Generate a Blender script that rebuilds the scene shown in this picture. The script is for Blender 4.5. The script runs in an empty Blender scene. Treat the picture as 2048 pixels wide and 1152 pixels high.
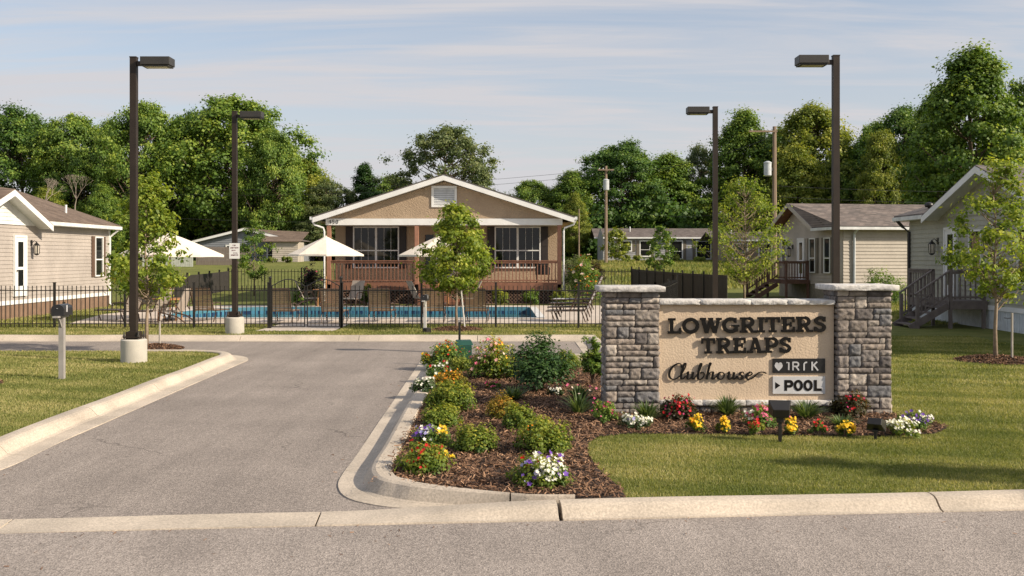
import bpy, bmesh, math, random
import numpy as np
from mathutils import Vector, Matrix
R = math.radians
rnd = random.Random(7)
rng = np.random.default_rng(7)
SC = bpy.context.scene
COL = SC.collection
# ------------------------------------------------------------ camera, world, sun, exposure
F = 1991.0; HZ = 513.0; CH = 2.1          # focal length in photo pixels, horizon row, eye height above the lawn
cam_d = bpy.data.cameras.new('camera'); cam = bpy.data.objects.new('camera', cam_d); COL.objects.link(cam)
cam_d.sensor_width = 36; cam_d.lens = 36 * F / 2048; cam_d.shift_y = -(576 - HZ) / 2048
cam_d.clip_start = 0.1; cam_d.clip_end = 3000
cam.location = (0, 0, CH); cam.rotation_euler = (R(90), 0, 0); SC.camera = cam
SUN_EL = 30.0
sx_, sy_ = 0.92, -0.385
SUN_AZ = math.degrees(math.atan2(sx_, sy_))
W = bpy.data.worlds.new('World'); SC.world = W; W.use_nodes = True
nt = W.node_tree; N = nt.nodes; LK = nt.links
bg = N['Background']
sky = N.new('ShaderNodeTexSky'); sky.sky_type = 'NISHITA'; sky.sun_disc = False
sky.sun_elevation = R(SUN_EL); sky.sun_rotation = R(SUN_AZ); sky.air_density = 1.0; sky.dust_density = 1.6; sky.ozone_density = 1.2
tc = N.new('ShaderNodeTexCoord'); sep = N.new('ShaderNodeSeparateXYZ'); LK.new(tc.outputs['Generated'], sep.inputs[0])
def wmath(op, a, b=None):
    m = N.new('ShaderNodeMath'); m.operation = op
    for i, v in enumerate((a, b)):
        if v is None: continue
        if isinstance(v, (int, float)): m.inputs[i].default_value = v
        else: LK.new(v, m.inputs[i])
    return m.outputs[0]
zz = wmath('ADD', wmath('MAXIMUM', sep.outputs[2], 0.0), 0.09)
px_ = wmath('DIVIDE', sep.outputs[0], zz); py_ = wmath('DIVIDE', sep.outputs[1], zz)
cmb = N.new('ShaderNodeCombineXYZ'); LK.new(px_, cmb.inputs[0]); LK.new(py_, cmb.inputs[1])
def cloud(rot, scx, scy, sc_, det, lo, hi, dist=0.6, seed=0.0):
    mp = N.new('ShaderNodeMapping'); mp.inputs['Rotation'].default_value = (0, 0, R(rot)); mp.inputs['Scale'].default_value = (scx, scy, 1)
    mp.inputs['Location'].default_value = (seed, seed * 0.7, 0)
    LK.new(cmb.outputs[0], mp.inputs[0])
    no = N.new('ShaderNodeTexNoise'); no.inputs['Scale'].default_value = sc_; no.inputs['Detail'].default_value = det
    no.inputs['Roughness'].default_value = 0.58; no.inputs['Distortion'].default_value = dist
    LK.new(mp.outputs[0], no.inputs['Vector'])
    mr = N.new('ShaderNodeMapRange'); mr.interpolation_type = 'SMOOTHSTEP'
    mr.inputs[1].default_value = lo; mr.inputs[2].default_value = hi
    LK.new(no.outputs['Fac'], mr.inputs[0]); return mr.outputs[0]
c1 = cloud(-14, 0.45, 1.7, 0.85, 10, 0.38, 0.68, 1.2, 3.1)
c2 = cloud(-24, 0.6, 3.6, 1.4, 8, 0.48, 0.68, 0.6, 9.0)
cc = wmath('MINIMUM', wmath('ADD', wmath('MULTIPLY', c1, 0.62), wmath('MULTIPLY', c2, 0.35)), 0.9)
hzf = N.new('ShaderNodeMapRange'); hzf.interpolation_type = 'SMOOTHSTEP'
hzf.inputs[1].default_value = 0.0; hzf.inputs[2].default_value = 0.26; hzf.inputs[3].default_value = 0.86; hzf.inputs[4].default_value = 0.34
LK.new(sep.outputs[2], hzf.inputs[0])
fac = wmath('MAXIMUM', cc, hzf.outputs[0]); fac = wmath('MINIMUM', wmath('ADD', wmath('MULTIPLY', cc, 0.72), wmath('MULTIPLY', hzf.outputs[0], 0.98)), 0.95)
mx = N.new('ShaderNodeMix'); mx.data_type = 'RGBA'; LK.new(fac, mx.inputs[0]); LK.new(sky.outputs[0], mx.inputs[6]); mx.inputs[7].default_value = (4.25, 4.15, 4.3, 1)
LK.new(mx.outputs[2], bg.inputs[0]); bg.inputs[1].default_value = 0.105
sd = bpy.data.lights.new('sun', 'SUN'); sd.energy = 4.3; sd.angle = R(0.5); sd.color = (1.0, 0.87, 0.70)
sun = bpy.data.objects.new('sun', sd); COL.objects.link(sun)
el = R(SUN_EL); sdir = Vector((sx_ * math.cos(el), sy_ * math.cos(el), math.sin(el)))
sun.rotation_euler = sdir.to_track_quat('Z', 'Y').to_euler(); sun.location = (20, -10, 30)
SC.view_settings.view_transform = 'Standard'; SC.view_settings.look = 'None'; SC.view_settings.exposure = 0.58; SC.view_settings.gamma = 1
# ------------------------------------------------------------ helpers
def G(px, py, z=0.0):
    D = (CH - z) * F / (py - HZ); return ((px - 1024) * D / F, D)
def XZ(px, py, D): return ((px - 1024) * D / F, CH - (py - HZ) * D / F)
def smooth(t): t = max(0, min(1, t)); return t * t * (3 - 2 * t)
def zt(x, y): return 1.65 * smooth((y - 47) / 66.0) if y > 47 else 0.0
class MB:
    def __init__(s): s.v = []; s.f = []; s.M = Matrix.Identity(4)
    def add(s, vs, fs):
        b = len(s.v); s.v += [tuple(s.M @ Vector(p)) for p in vs]; s.f += [tuple(b + i for i in f) for f in fs]
    def box(s, x0, x1, y0, y1, z0, z1):
        s.add([(x0,y0,z0),(x1,y0,z0),(x1,y1,z0),(x0,y1,z0),(x0,y0,z1),(x1,y0,z1),(x1,y1,z1),(x0,y1,z1)],
              [(3,2,1,0),(4,5,6,7),(0,1,5,4),(1,2,6,5),(2,3,7,6),(3,0,4,7)])
    def quad(s, a, b, c, d): s.add([a, b, c, d], [(0, 1, 2, 3)])
    def tube(s, pts, r, n=6, r2=None, cap=True):
        pts = [Vector(p) for p in pts]; m = len(pts); vs = []; fs = []
        for i, p in enumerate(pts):
            d = (pts[min(i + 1, m - 1)] - pts[max(i - 1, 0)]).normalized()
            a = d.cross(Vector((0, 0, 1)) if abs(d.z) < 0.9 else Vector((0, 1, 0))).normalized(); b = d.cross(a)
            rr = r[i] if isinstance(r, (list, tuple)) else (r if r2 is None else r + (r2 - r) * i / (m - 1))
            for k in range(n):
                t = 2 * math.pi * (k + 0.5) / n; vs.append(tuple(p + rr * (math.cos(t) * a + math.sin(t) * b)))
        for i in range(m - 1):
            for k in range(n): fs.append((i*n+k, i*n+(k+1)%n, (i+1)*n+(k+1)%n, (i+1)*n+k))
        if cap: fs.append(tuple(range(n))[::-1]); fs.append(tuple(range((m-1)*n, m*n)))
        s.add(vs, fs)
    def bar(s, a, b, w, h):       # rectangular bar from a to b, w across, h in the upright direction
        a = Vector(a); b = Vector(b); d = (b - a).normalized()
        sd_ = d.cross(Vector((0, 0, 1))) if abs(d.z) < 0.95 else Vector((1, 0, 0)); sd_.normalize(); up = sd_.cross(d)
        vs = [p + sd_ * (w/2*i) + up * (h/2*j) for p in (a, b) for i, j in ((-1,-1),(1,-1),(1,1),(-1,1))]
        s.add([tuple(q) for q in vs], [(3,2,1,0),(4,5,6,7),(0,1,5,4),(1,2,6,5),(2,3,7,6),(3,0,4,7)])
    def lathe(s, prof, c=(0,0,0), n=20):
        vs = []; fs = []
        for r_, z_ in prof:
            for k in range(n): t = 2*math.pi*k/n; vs.append((c[0]+r_*math.cos(t), c[1]+r_*math.sin(t), c[2]+z_))
        for i in range(len(prof)-1):
            for k in range(n): fs.append((i*n+k, i*n+(k+1)%n, (i+1)*n+(k+1)%n, (i+1)*n+k))
        fs.append(tuple(range(n))[::-1]); fs.append(tuple(range((len(prof)-1)*n, len(prof)*n)))
        s.add(vs, fs)
    def build(s, name, mat, parent=None, smooth=False, bevel=0):
        me = bpy.data.meshes.new(name); me.from_pydata(s.v, [], s.f); me.update()
        o = bpy.data.objects.new(name, me); COL.objects.link(o); me.materials.append(mat)
        if smooth:
            for p in me.polygons: p.use_smooth = True
        if bevel:
            b = o.modifiers.new('bevel', 'BEVEL'); b.width = bevel; b.segments = 2; b.limit_method = 'ANGLE'
        if parent: o.parent = parent
        return o
def frame(o, u, n):   # u along the wall, n outward, z up
    return Matrix(((u[0], n[0], 0, o[0]), (u[1], n[1], 0, o[1]), (0, 0, 1, o[2] if len(o) > 2 else 0), (0, 0, 0, 1)))
def tag(o, label=None, cat=None, group=None, kind=None):
    if label: o['label'] = label
    if cat: o['category'] = cat
    if group: o['group'] = group
    if kind: o['kind'] = kind
    return o
def thing(name, label, cat, loc=(0,0,0), rz=0, group=None, scale=None):
    o = bpy.data.objects.new(name, None); COL.objects.link(o); o.location = loc; o.rotation_euler = (0, 0, rz); o.empty_display_size = 0.2
    if scale: o.scale = scale
    return tag(o, label, cat, group)
def dup(o, parent=None, **kw):
    c = o.copy(); COL.objects.link(c)
    if parent: c.parent = parent
    for ch in [x for x in o.children]: dup(ch, c)
    for k, v in kw.items():
        if k == 'loc': c.location = v
        elif k == 'rz': c.rotation_euler = (0, 0, v)
        elif k == 'scale': c.scale = v
        else: c[k] = v
    return c
def npmesh(name, V, Fc, mat, parent=None, tone=None, smooth=False):
    V = np.asarray(V, dtype=np.float32).reshape(-1, 3); Fc = np.asarray(Fc, dtype=np.int32); k = Fc.shape[1]; n = Fc.shape[0]
    me = bpy.data.meshes.new(name); me.vertices.add(len(V)); me.vertices.foreach_set('co', V.ravel())
    me.loops.add(n * k); me.loops.foreach_set('vertex_index', Fc.ravel())
    me.polygons.add(n); me.polygons.foreach_set('loop_start', np.arange(0, n*k, k, dtype=np.int32))
    me.update(calc_edges=True)
    if tone is not None:
        a = me.attributes.new('tone', 'FLOAT', 'POINT'); a.data.foreach_set('value', np.asarray(tone, dtype=np.float32))
    if smooth: me.polygons.foreach_set('use_smooth', np.ones(n, dtype=bool))
    me.materials.append(mat)
    o = bpy.data.objects.new(name, me); COL.objects.link(o)
    if parent: o.parent = parent
    return o
def nrm(a): return a / (np.linalg.norm(a, axis=1, keepdims=True) + 1e-9)
def scatter(tv, tf, P, Nn, S, tone=None, T=None):
    """copies of a small template shape at points P, its z axis along Nn, size S (scalar, n, or n x 3)"""
    P = np.asarray(P, float); n = len(P); Nn = nrm(np.asarray(Nn, float))
    if T is None: T = rng.normal(size=(n, 3))
    T = nrm(np.cross(Nn, T)); B = np.cross(Nn, T)
    tv = np.asarray(tv, float); S = np.asarray(S, float)
    if S.ndim == 0: S = np.full((n, 3), float(S))
    elif S.ndim == 1: S = np.repeat(S[:, None], 3, 1)
    L = tv[None] * S[:, None, :]
    V = P[:, None] + L[..., 0:1]*T[:, None] + L[..., 1:2]*B[:, None] + L[..., 2:3]*Nn[:, None]
    Fc = (np.asarray(tf)[None] + (np.arange(n) * len(tv))[:, None, None]).reshape(-1, len(tf[0]))
    tn = None if tone is None else np.repeat(tone, len(tv))
    return V.reshape(-1, 3), Fc, tn
def merge(parts):
    V = []; Fc = []; T = []; b = 0
    for v, f, t in parts: V.append(v); Fc.append(f + b); T.append(t); b += len(v)
    return np.concatenate(V), np.concatenate(Fc), np.concatenate(T)
LEAF = ([(0,-.5,0),(.28,0,.07),(0,.5,0),(-.28,0,.07)], [(0,1,2,3)])
CLUMP = ([(0,-.5,0),(.45,-.05,.12),(.05,.5,-.05),(-.42,.05,.1)], [(0,1,2,3)])
FLOWER = ([(0,0,-.1)] + [(r_*math.cos(a), r_*math.sin(a), z_) for k in range(5) for a, r_, z_ in ((k*1.2566, .5, .06), (k*1.2566+.628, .3, 0))],
          [(0, 1 + i, 1 + (i+1) % 10) for i in range(10)])
def inpoly(P, poly):
    x = P[:, 0]; y = P[:, 1]; ins = np.zeros(len(P), bool); n = len(poly)
    for i in range(n):
        x0, y0 = poly[i]; x1, y1 = poly[(i+1) % n]
        if y0 == y1: continue
        c = ((y0 > y) != (y1 > y)) & (x < (x1-x0)*(y-y0)/(y1-y0)+x0); ins ^= c
    return ins
def sheet(name, outer, holes, z, mat, **kw):
    bm = bmesh.new()
    es = []
    for lp in [outer] + holes:
        vs = [bm.verts.new((p[0], p[1], z if len(p) < 3 else p[2])) for p in lp]
        es += [bm.edges.new((vs[i], vs[(i+1) % len(vs)])) for i in range(len(vs))]
    bmesh.ops.triangle_fill(bm, edges=es, use_beauty=True)
    for f in bm.faces:
        f.normal_update()
        if f.normal.z < 0: f.normal_flip()
    me = bpy.data.meshes.new(name); bm.to_mesh(me); bm.free(); me.materials.append(mat)
    o = bpy.data.objects.new(name, me); COL.objects.link(o); return tag(o, **kw)
def catmull(pts, n=6):
    out = []
    P_ = [pts[0]] + list(pts) + [pts[-1]]
    for i in range(1, len(P_) - 2):
        for k in range(n):
            t = k / n; a, b, c, d = P_[i-1], P_[i], P_[i+1], P_[i+2]
            out.append(tuple(.5*((2*b[j]) + (-a[j]+c[j])*t + (2*a[j]-5*b[j]+4*c[j]-d[j])*t*t + (-a[j]+3*b[j]-3*c[j]+d[j])*t**3) for j in range(len(b))))
    out.append(tuple(pts[-1])); return out
# ------------------------------------------------------------ materials
def newmat(name):
    m = bpy.data.materials.new(name); m.use_nodes = True; return m, m.node_tree.nodes, m.node_tree.links, m.node_tree.nodes['Principled BSDF']
def c4(c): return (c[0], c[1], c[2], 1)
def pm(name, col, col2=None, rough=.6, sc=4, det=5, lo=.35, hi=.65, bump=0, bsc=60, metal=0, spec=.5, fine=0, fsc=200, coat=0, stretch=(1,1,1), bdist=.01):
    m, n, l, b = newmat(name)
    b.inputs['Roughness'].default_value = rough; b.inputs['Metallic'].default_value = metal; b.inputs['Specular IOR Level'].default_value = spec
    if coat: b.inputs['Coat Weight'].default_value = coat
    tc = n.new('ShaderNodeTexCoord'); mp = n.new('ShaderNodeMapping'); mp.inputs['Scale'].default_value = stretch; l.new(tc.outputs['Object'], mp.inputs[0])
    if col2 is None: col2 = tuple(c * .8 for c in col)
    no = n.new('ShaderNodeTexNoise'); no.inputs['Scale'].default_value = sc; no.inputs['Detail'].default_value = det; l.new(mp.outputs[0], no.inputs['Vector'])
    mr = n.new('ShaderNodeMapRange'); mr.inputs[1].default_value = lo; mr.inputs[2].default_value = hi; l.new(no.outputs['Fac'], mr.inputs[0])
    mx = n.new('ShaderNodeMix'); mx.data_type = 'RGBA'; l.new(mr.outputs[0], mx.inputs[0]); mx.inputs[6].default_value = c4(col); mx.inputs[7].default_value = c4(col2)
    out = mx.outputs[2]
    if fine:
        nf = n.new('ShaderNodeTexNoise'); nf.inputs['Scale'].default_value = fsc; nf.inputs['Detail'].default_value = 3; l.new(mp.outputs[0], nf.inputs['Vector'])
        mf = n.new('ShaderNodeMapRange'); mf.inputs[1].default_value = .3; mf.inputs[2].default_value = .7; mf.inputs[3].default_value = 1 - fine; mf.inputs[4].default_value = 1 + fine
        l.new(nf.outputs['Fac'], mf.inputs[0]); vm = n.new('ShaderNodeVectorMath'); vm.operation = 'SCALE'; l.new(out, vm.inputs[0]); l.new(mf.outputs[0], vm.inputs['Scale']); out = vm.outputs[0]
    l.new(out, b.inputs['Base Color'])
    if bump:
        nb = n.new('ShaderNodeTexNoise'); nb.inputs['Scale'].default_value = bsc; nb.inputs['Detail'].default_value = 4; l.new(mp.outputs[0], nb.inputs['Vector'])
        bu = n.new('ShaderNodeBump'); bu.inputs['Strength'].default_value = bump; bu.inputs['Distance'].default_value = bdist; l.new(nb.outputs['Fac'], bu.inputs['Height']); l.new(bu.outputs[0], b.inputs['Normal'])
    return m
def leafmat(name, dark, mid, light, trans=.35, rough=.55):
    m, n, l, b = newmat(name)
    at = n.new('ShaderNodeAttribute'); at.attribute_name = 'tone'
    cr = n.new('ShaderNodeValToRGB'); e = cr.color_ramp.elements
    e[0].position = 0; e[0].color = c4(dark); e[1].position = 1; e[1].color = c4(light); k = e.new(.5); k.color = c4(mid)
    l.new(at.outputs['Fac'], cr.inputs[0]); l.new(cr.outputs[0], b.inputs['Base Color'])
    b.inputs['Roughness'].default_value = rough; b.inputs['Specular IOR Level'].default_value = .35
    tr = n.new('ShaderNodeBsdfTranslucent')
    tint = n.new('ShaderNodeMix'); tint.data_type = 'RGBA'; tint.blend_type = 'MULTIPLY'; tint.inputs[0].default_value = 1; l.new(cr.outputs[0], tint.inputs[6]); tint.inputs[7].default_value = (1.5, 1.5, .6, 1)
    l.new(tint.outputs[2], tr.inputs[0])
    ms = n.new('ShaderNodeMixShader'); ms.inputs[0].default_value = trans
    l.new(b.outputs[0], ms.inputs[1]); l.new(tr.outputs[0], ms.inputs[2]); l.new(ms.outputs[0], n['Material Output'].inputs[0])
    return m
def asphalt(name, base, tint):
    m, n, l, b = newmat(name); b.inputs['Roughness'].default_value = .92; b.inputs['Specular IOR Level'].default_value = .25
    tc = n.new('ShaderNodeTexCoord')
    def noise(s, d=4, r=.6, st=None):
        x = n.new('ShaderNodeTexNoise'); x.inputs['Scale'].default_value = s; x.inputs['Detail'].default_value = d; x.inputs['Roughness'].default_value = r
        if st:
            mp = n.new('ShaderNodeMapping'); mp.inputs['Scale'].default_value = st; l.new(tc.outputs['Object'], mp.inputs[0]); l.new(mp.outputs[0], x.inputs['Vector'])
        else: l.new(tc.outputs['Object'], x.inputs['Vector'])
        return x
    def rng_(o, a, b_, c, d):
        r = n.new('ShaderNodeMapRange'); r.inputs[1].default_value = a; r.inputs[2].default_value = b_; r.inputs[3].default_value = c; r.inputs[4].default_value = d; l.new(o, r.inputs[0]); return r.outputs[0]
    def mul(a, b_):
        x = n.new('ShaderNodeMath'); x.operation = 'MULTIPLY'; l.new(a, x.inputs[0]); l.new(b_, x.inputs[1]); return x.outputs[0]
    v = n.new('ShaderNodeTexVoronoi'); v.inputs['Scale'].default_value = 75; l.new(tc.outputs['Object'], v.inputs['Vector'])
    sr = n.new('ShaderNodeSeparateColor'); l.new(v.outputs['Color'], sr.inputs[0])
    a = rng_(sr.outputs[0], 0, 1, .74, 1.28)
    a = mul(a, rng_(noise(28, 3).outputs['Fac'], .3, .7, .82, 1.16))
    a = mul(a, rng_(noise(.55, 5, .65).outputs['Fac'], .3, .7, .84, 1.12))
    a = mul(a, rng_(noise(.8, 4, .6, (5, .35, 1)).outputs['Fac'], .3, .7, .92, 1.06))
    st = noise(2.2, 6, .7); a = mul(a, rng_(st.outputs['Fac'], .66, .74, 1, .7))
    vo = n.new('ShaderNodeTexVoronoi'); vo.feature = 'DISTANCE_TO_EDGE'; vo.inputs['Scale'].default_value = .42
    wv = n.new('ShaderNodeVectorMath'); wv.operation = 'SCALE'; l.new(noise(2.5, 5).outputs['Color'], wv.inputs[0]); wv.inputs['Scale'].default_value = .5
    ad = n.new('ShaderNodeVectorMath'); l.new(tc.outputs['Object'], ad.inputs[0]); l.new(wv.outputs[0], ad.inputs[1]); l.new(ad.outputs[0], vo.inputs['Vector'])
    crk = rng_(vo.outputs['Distance'], .0, .009, 1, 0); crk = mul(crk, rng_(noise(.33, 2).outputs['Fac'], .53, .6, 0, .5))
    inv = n.new('ShaderNodeMath'); inv.operation = 'SUBTRACT'; inv.inputs[0].default_value = 1; l.new(crk, inv.inputs[1]); a = mul(a, inv.outputs[0])
    a = mul(a, rng_(noise(1.6, 3, .5, (1, .12, 1)).outputs['Fac'], .35, .65, .93, 1.05))
    vm = n.new('ShaderNodeVectorMath'); vm.operation = 'SCALE'; vm.inputs[0].default_value = tint; l.new(a, vm.inputs['Scale'])
    l.new(vm.outputs[0], b.inputs['Base Color'])
    bu = n.new('ShaderNodeBump'); bu.inputs['Strength'].default_value = .7; bu.inputs['Distance'].default_value = .006
    l.new(v.outputs['Distance'], bu.inputs['Height']); l.new(bu.outputs[0], b.inputs['Normal']); return m
def lawnmat(name):
    m, n, l, b = newmat(name); b.inputs['Roughness'].default_value = .95; b.inputs['Specular IOR Level'].default_value = .1
    tc = n.new('ShaderNodeTexCoord')
    def noise(s, d=5, st=None, r=.6):
        x = n.new('ShaderNodeTexNoise'); x.inputs['Scale'].default_value = s; x.inputs['Detail'].default_value = d; x.inputs['Roughness'].default_value = r
        if st:
            mp = n.new('ShaderNodeMapping'); mp.inputs['Scale'].default_value = st; l.new(tc.outputs['Object'], mp.inputs[0]); l.new(mp.outputs[0], x.inputs['Vector'])
        else: l.new(tc.outputs['Object'], x.inputs['Vector'])
        return x.outputs['Fac']
    def mix(fo, lo, hi, A, B):
        r = n.new('ShaderNodeMapRange'); r.inputs[1].default_value = lo; r.inputs[2].default_value = hi; l.new(fo, r.inputs[0])
        x = n.new('ShaderNodeMix'); x.data_type = 'RGBA'; l.new(r.outputs[0], x.inputs[0])
        for i, c in ((6, A), (7, B)):
            if isinstance(c, tuple): x.inputs[i].default_value = c4(c)
            else: l.new(c, x.inputs[i])
        return x.outputs[2]
    a = mix(noise(.35), .38, .64, (.105, .135, .03), (.20, .21, .062))
    d = mix(noise(1.3, 5, (1, 2.2, 1)), .35, .68, (.095, .125, .028), (.26, .235, .09))
    x = n.new('ShaderNodeMix'); x.data_type = 'RGBA'; x.inputs[0].default_value = .5; l.new(a, x.inputs[6]); l.new(d, x.inputs[7])
    c = mix(noise(45, 3, (1, .6, 1)), .3, .72, (.6, .6, .6), (1.35, 1.35, 1.3))
    y = n.new('ShaderNodeMix'); y.data_type = 'RGBA'; y.blend_type = 'MULTIPLY'; y.inputs[0].default_value = 1; l.new(x.outputs[2], y.inputs[6]); l.new(c, y.inputs[7])
    l.new(y.outputs[2], b.inputs['Base Color'])
    bu = n.new('ShaderNodeBump'); bu.inputs['Strength'].default_value = .8; bu.inputs['Distance'].default_value = .03; l.new(noise(38, 4), bu.inputs['Height']); l.new(bu.outputs[0], b.inputs['Normal'])
    return m
def shingle(name, c1_, c2_, axis, slope_k):
    m, n, l, b = newmat(name); b.inputs['Roughness'].default_value = .9; b.inputs['Specular IOR Level'].default_value = .2
    tc = n.new('ShaderNodeTexCoord'); sp = n.new('ShaderNodeSeparateXYZ'); l.new(tc.outputs['Object'], sp.inputs[0])
    mm = n.new('ShaderNodeMath'); mm.operation = 'MULTIPLY'; l.new(sp.outputs[2], mm.inputs[0]); mm.inputs[1].default_value = slope_k
    cb = n.new('ShaderNodeCombineXYZ'); l.new(sp.outputs[axis], cb.inputs[0]); l.new(mm.outputs[0], cb.inputs[1])
    br = n.new('ShaderNodeTexBrick'); l.new(cb.outputs[0], br.inputs['Vector'])
    br.inputs['Color1'].default_value = c4(c1_); br.inputs['Color2'].default_value = c4(c2_); br.inputs['Mortar'].default_value = c4(tuple(x*.45 for x in c1_))
    br.inputs['Scale'].default_value = 1; br.inputs['Brick Width'].default_value = .3; br.inputs['Row Height'].default_value = .145; br.inputs['Mortar Size'].default_value = .009; br.inputs['Bias'].default_value = 0
    no = n.new('ShaderNodeTexNoise'); no.inputs['Scale'].default_value = 1.5; no.inputs['Detail'].default_value = 6; l.new(tc.outputs['Object'], no.inputs['Vector'])
    mr = n.new('ShaderNodeMapRange'); mr.inputs[1].default_value = .3; mr.inputs[2].default_value = .7; mr.inputs[3].default_value = .75; mr.inputs[4].default_value = 1.2; l.new(no.outputs['Fac'], mr.inputs[0])
    vm = n.new('ShaderNodeVectorMath'); vm.operation = 'SCALE'; l.new(br.outputs['Color'], vm.inputs[0]); l.new(mr.outputs[0], vm.inputs['Scale']); l.new(vm.outputs[0], b.inputs['Base Color'])
    bu = n.new('ShaderNodeBump'); bu.inputs['Strength'].default_value = .6; bu.inputs['Distance'].default_value = .02; bu.invert = True; l.new(br.outputs['Fac'], bu.inputs['Height']); l.new(bu.outputs[0], b.inputs['Normal'])
    return m
def stonemat(name, ramp, bump=.8, bsc=35, nlo=.7, nhi=1.25):
    m, n, l, b = newmat(name); b.inputs['Roughness'].default_value = .9; b.inputs['Specular IOR Level'].default_value = .2
    at = n.new('ShaderNodeAttribute'); at.attribute_name = 'tone'; cr = n.new('ShaderNodeValToRGB'); cr.color_ramp.interpolation = 'LINEAR'
    e = cr.color_ramp.elements
    for i, c in enumerate(ramp):
        k = e[i] if i < 2 else e.new(1)
        k.position = i / (len(ramp) - 1); k.color = c4(c)
    l.new(at.outputs['Fac'], cr.inputs[0])
    tc = n.new('ShaderNodeTexCoord'); no = n.new('ShaderNodeTexNoise'); no.inputs['Scale'].default_value = 14; no.inputs['Detail'].default_value = 6; l.new(tc.outputs['Object'], no.inputs['Vector'])
    mr = n.new('ShaderNodeMapRange'); mr.inputs[1].default_value = .3; mr.inputs[2].default_value = .7; mr.inputs[3].default_value = nlo; mr.inputs[4].default_value = nhi; l.new(no.outputs['Fac'], mr.inputs[0])
    vm = n.new('ShaderNodeVectorMath'); vm.operation = 'SCALE'; l.new(cr.outputs[0], vm.inputs[0]); l.new(mr.outputs[0], vm.inputs['Scale']); l.new(vm.outputs[0], b.inputs['Base Color'])
    nb = n.new('ShaderNodeTexNoise'); nb.inputs['Scale'].default_value = bsc; nb.inputs['Detail'].default_value = 6; l.new(tc.outputs['Object'], nb.inputs['Vector'])
    bu = n.new('ShaderNodeBump'); bu.inputs['Strength'].default_value = bump; bu.inputs['Distance'].default_value = .012; l.new(nb.outputs['Fac'], bu.inputs['Height']); l.new(bu.outputs[0], b.inputs['Normal'])
    return m
M = {}
M['lawn'] = lawnmat('lawn_turf')
M['blade'] = leafmat('grass_blades', (0.1115, 0.143, 0.033), (0.2396, 0.2475, 0.0767), (0.4681, 0.407, 0.1984), .35, .75)
M['asphalt'] = asphalt('asphalt_worn', .2, (.27,.234,.206))
M['asphalt_street'] = asphalt('asphalt_street', .2, (.30,.262,.233))
M['concrete'] = pm('kerb_concrete', (.53,.455,.365), (.36,.31,.25), .88, 1.1, 9, lo=.38, hi=.72, bump=.4, bsc=90, fine=.2, fsc=50)
M['footing'] = pm('footing_concrete', (.50,.47,.41), (.40,.375,.33), .88, 3, 6, bump=.3, bsc=50, fine=.08)
M['deck'] = pm('pool_deck_concrete', (.56,.48,.40), (.48,.41,.34), .85, 1.2, 5, fine=.06)
M['soil'] = pm('mulch_base', (.055,.032,.02), (.025,.014,.009), .95, 14, 6, bump=1, bsc=40, bdist=.03)
M['chip'] = leafmat('mulch_chips', (0.0756, 0.0389, 0.0218), (0.2016, 0.1102, 0.0624), (0.5544, 0.3402, 0.2028), .02, .85)
M['dirt'] = pm('ground_dirt', (.10,.08,.055), None, .95)
M['bronze'] = pm('bronze_paint', (.024,.017,.013), (.033,.024,.018), .5, 3, spec=.3)
M['headm'] = pm('lamp_head_paint', (.026,.024,.021), (.036,.033,.028), .45, 3)
M['lens'] = pm('lamp_lens', (.55,.50,.32), None, .25)
M['steel'] = pm('galvanised_bolt', (.12,.11,.10), None, .4, metal=.6)
M['iron'] = pm('black_iron', (.014,.012,.011), (.02,.018,.015), .4, 5)
M['white'] = pm('white_trim', (.76,.76,.74), (.70,.70,.67), .55, 2)
M['white_metal'] = pm('white_gutter', (.72,.73,.72), None, .35)
M['stucco'] = pm('clubhouse_stucco', (.40,.30,.205), (.35,.26,.175), .92, 1.5, bump=1, bsc=22, bdist=.03, fine=.08, fsc=30)
M['signst'] = pm('sign_stucco', (.62,.49,.355), (.56,.435,.31), .9, 1.8, bump=.55, bsc=42, bdist=.012, fine=.06, fsc=50)
M['letter'] = pm('black_letter', (.010,.009,.008), (.013,.012,.011), .5, spec=.12)
M['wood'] = pm('porch_redwood', (.25,.115,.07), (.18,.08,.048), .7, 5, stretch=(1,1,.2), fine=.15, fsc=40)
M['postw'] = pm('porch_post_paint', (.34,.165,.105), (.27,.13,.08), .7, 5)
M['lattice'] = pm('lattice_brown', (.17,.10,.07), None, .75)
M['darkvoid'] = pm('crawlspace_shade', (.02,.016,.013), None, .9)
M['glass'] = pm('window_glass', (.008,.010,.010), (.014,.016,.014), .03, .8, spec=.42)
M['curtain'] = pm('curtain_cloth', (.4,.42,.36), None, .8)
M['shutter'] = pm('shutter_dark', (.028,.02,.018), None, .6)
M['shutter_br'] = pm('shutter_brown', (.13,.08,.055), None, .6)
M['shutter_gr'] = pm('shutter_taupe', (.16,.135,.10), None, .6)
def siding(nm, c): return pm(nm, c, tuple(x*.82 for x in c), .6, .9, spec=.35, fine=.06, fsc=9)
M['side_tan'] = siding('vinyl_tan', (.41,.365,.325)); M['side_cream'] = siding('vinyl_cream', (.46,.41,.345)); M['side_green'] = siding('vinyl_greygreen', (.40,.39,.315))
M['side_grey'] = siding('vinyl_grey', (.36,.36,.37)); M['side_blue'] = siding('vinyl_bluegrey', (.22,.235,.26)); M['side_white'] = siding('vinyl_white', (.78,.77,.73)); M['side_brown'] = siding('vinyl_brown', (.25,.2,.16))
M['skirt_brown'] = pm('skirting_brown', (.24,.155,.105), None, .7); M['skirt_white'] = pm('skirting_white', (.62,.66,.68), None, .6); M['skirt_tan'] = pm('skirting_tan', (.30,.26,.2), None, .7)
M['deckbrown'] = pm('stair_brown', (.15,.075,.05), (.11,.055,.038), .7, 5); M['deckgrey'] = pm('stair_grey', (.17,.14,.125), (.13,.105,.095), .75, 5)
M['lantern'] = pm('lantern_black', (.015,.014,.013), None, .4); M['lglass'] = pm('lantern_glass', (.55,.5,.42), None, .15)
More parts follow.
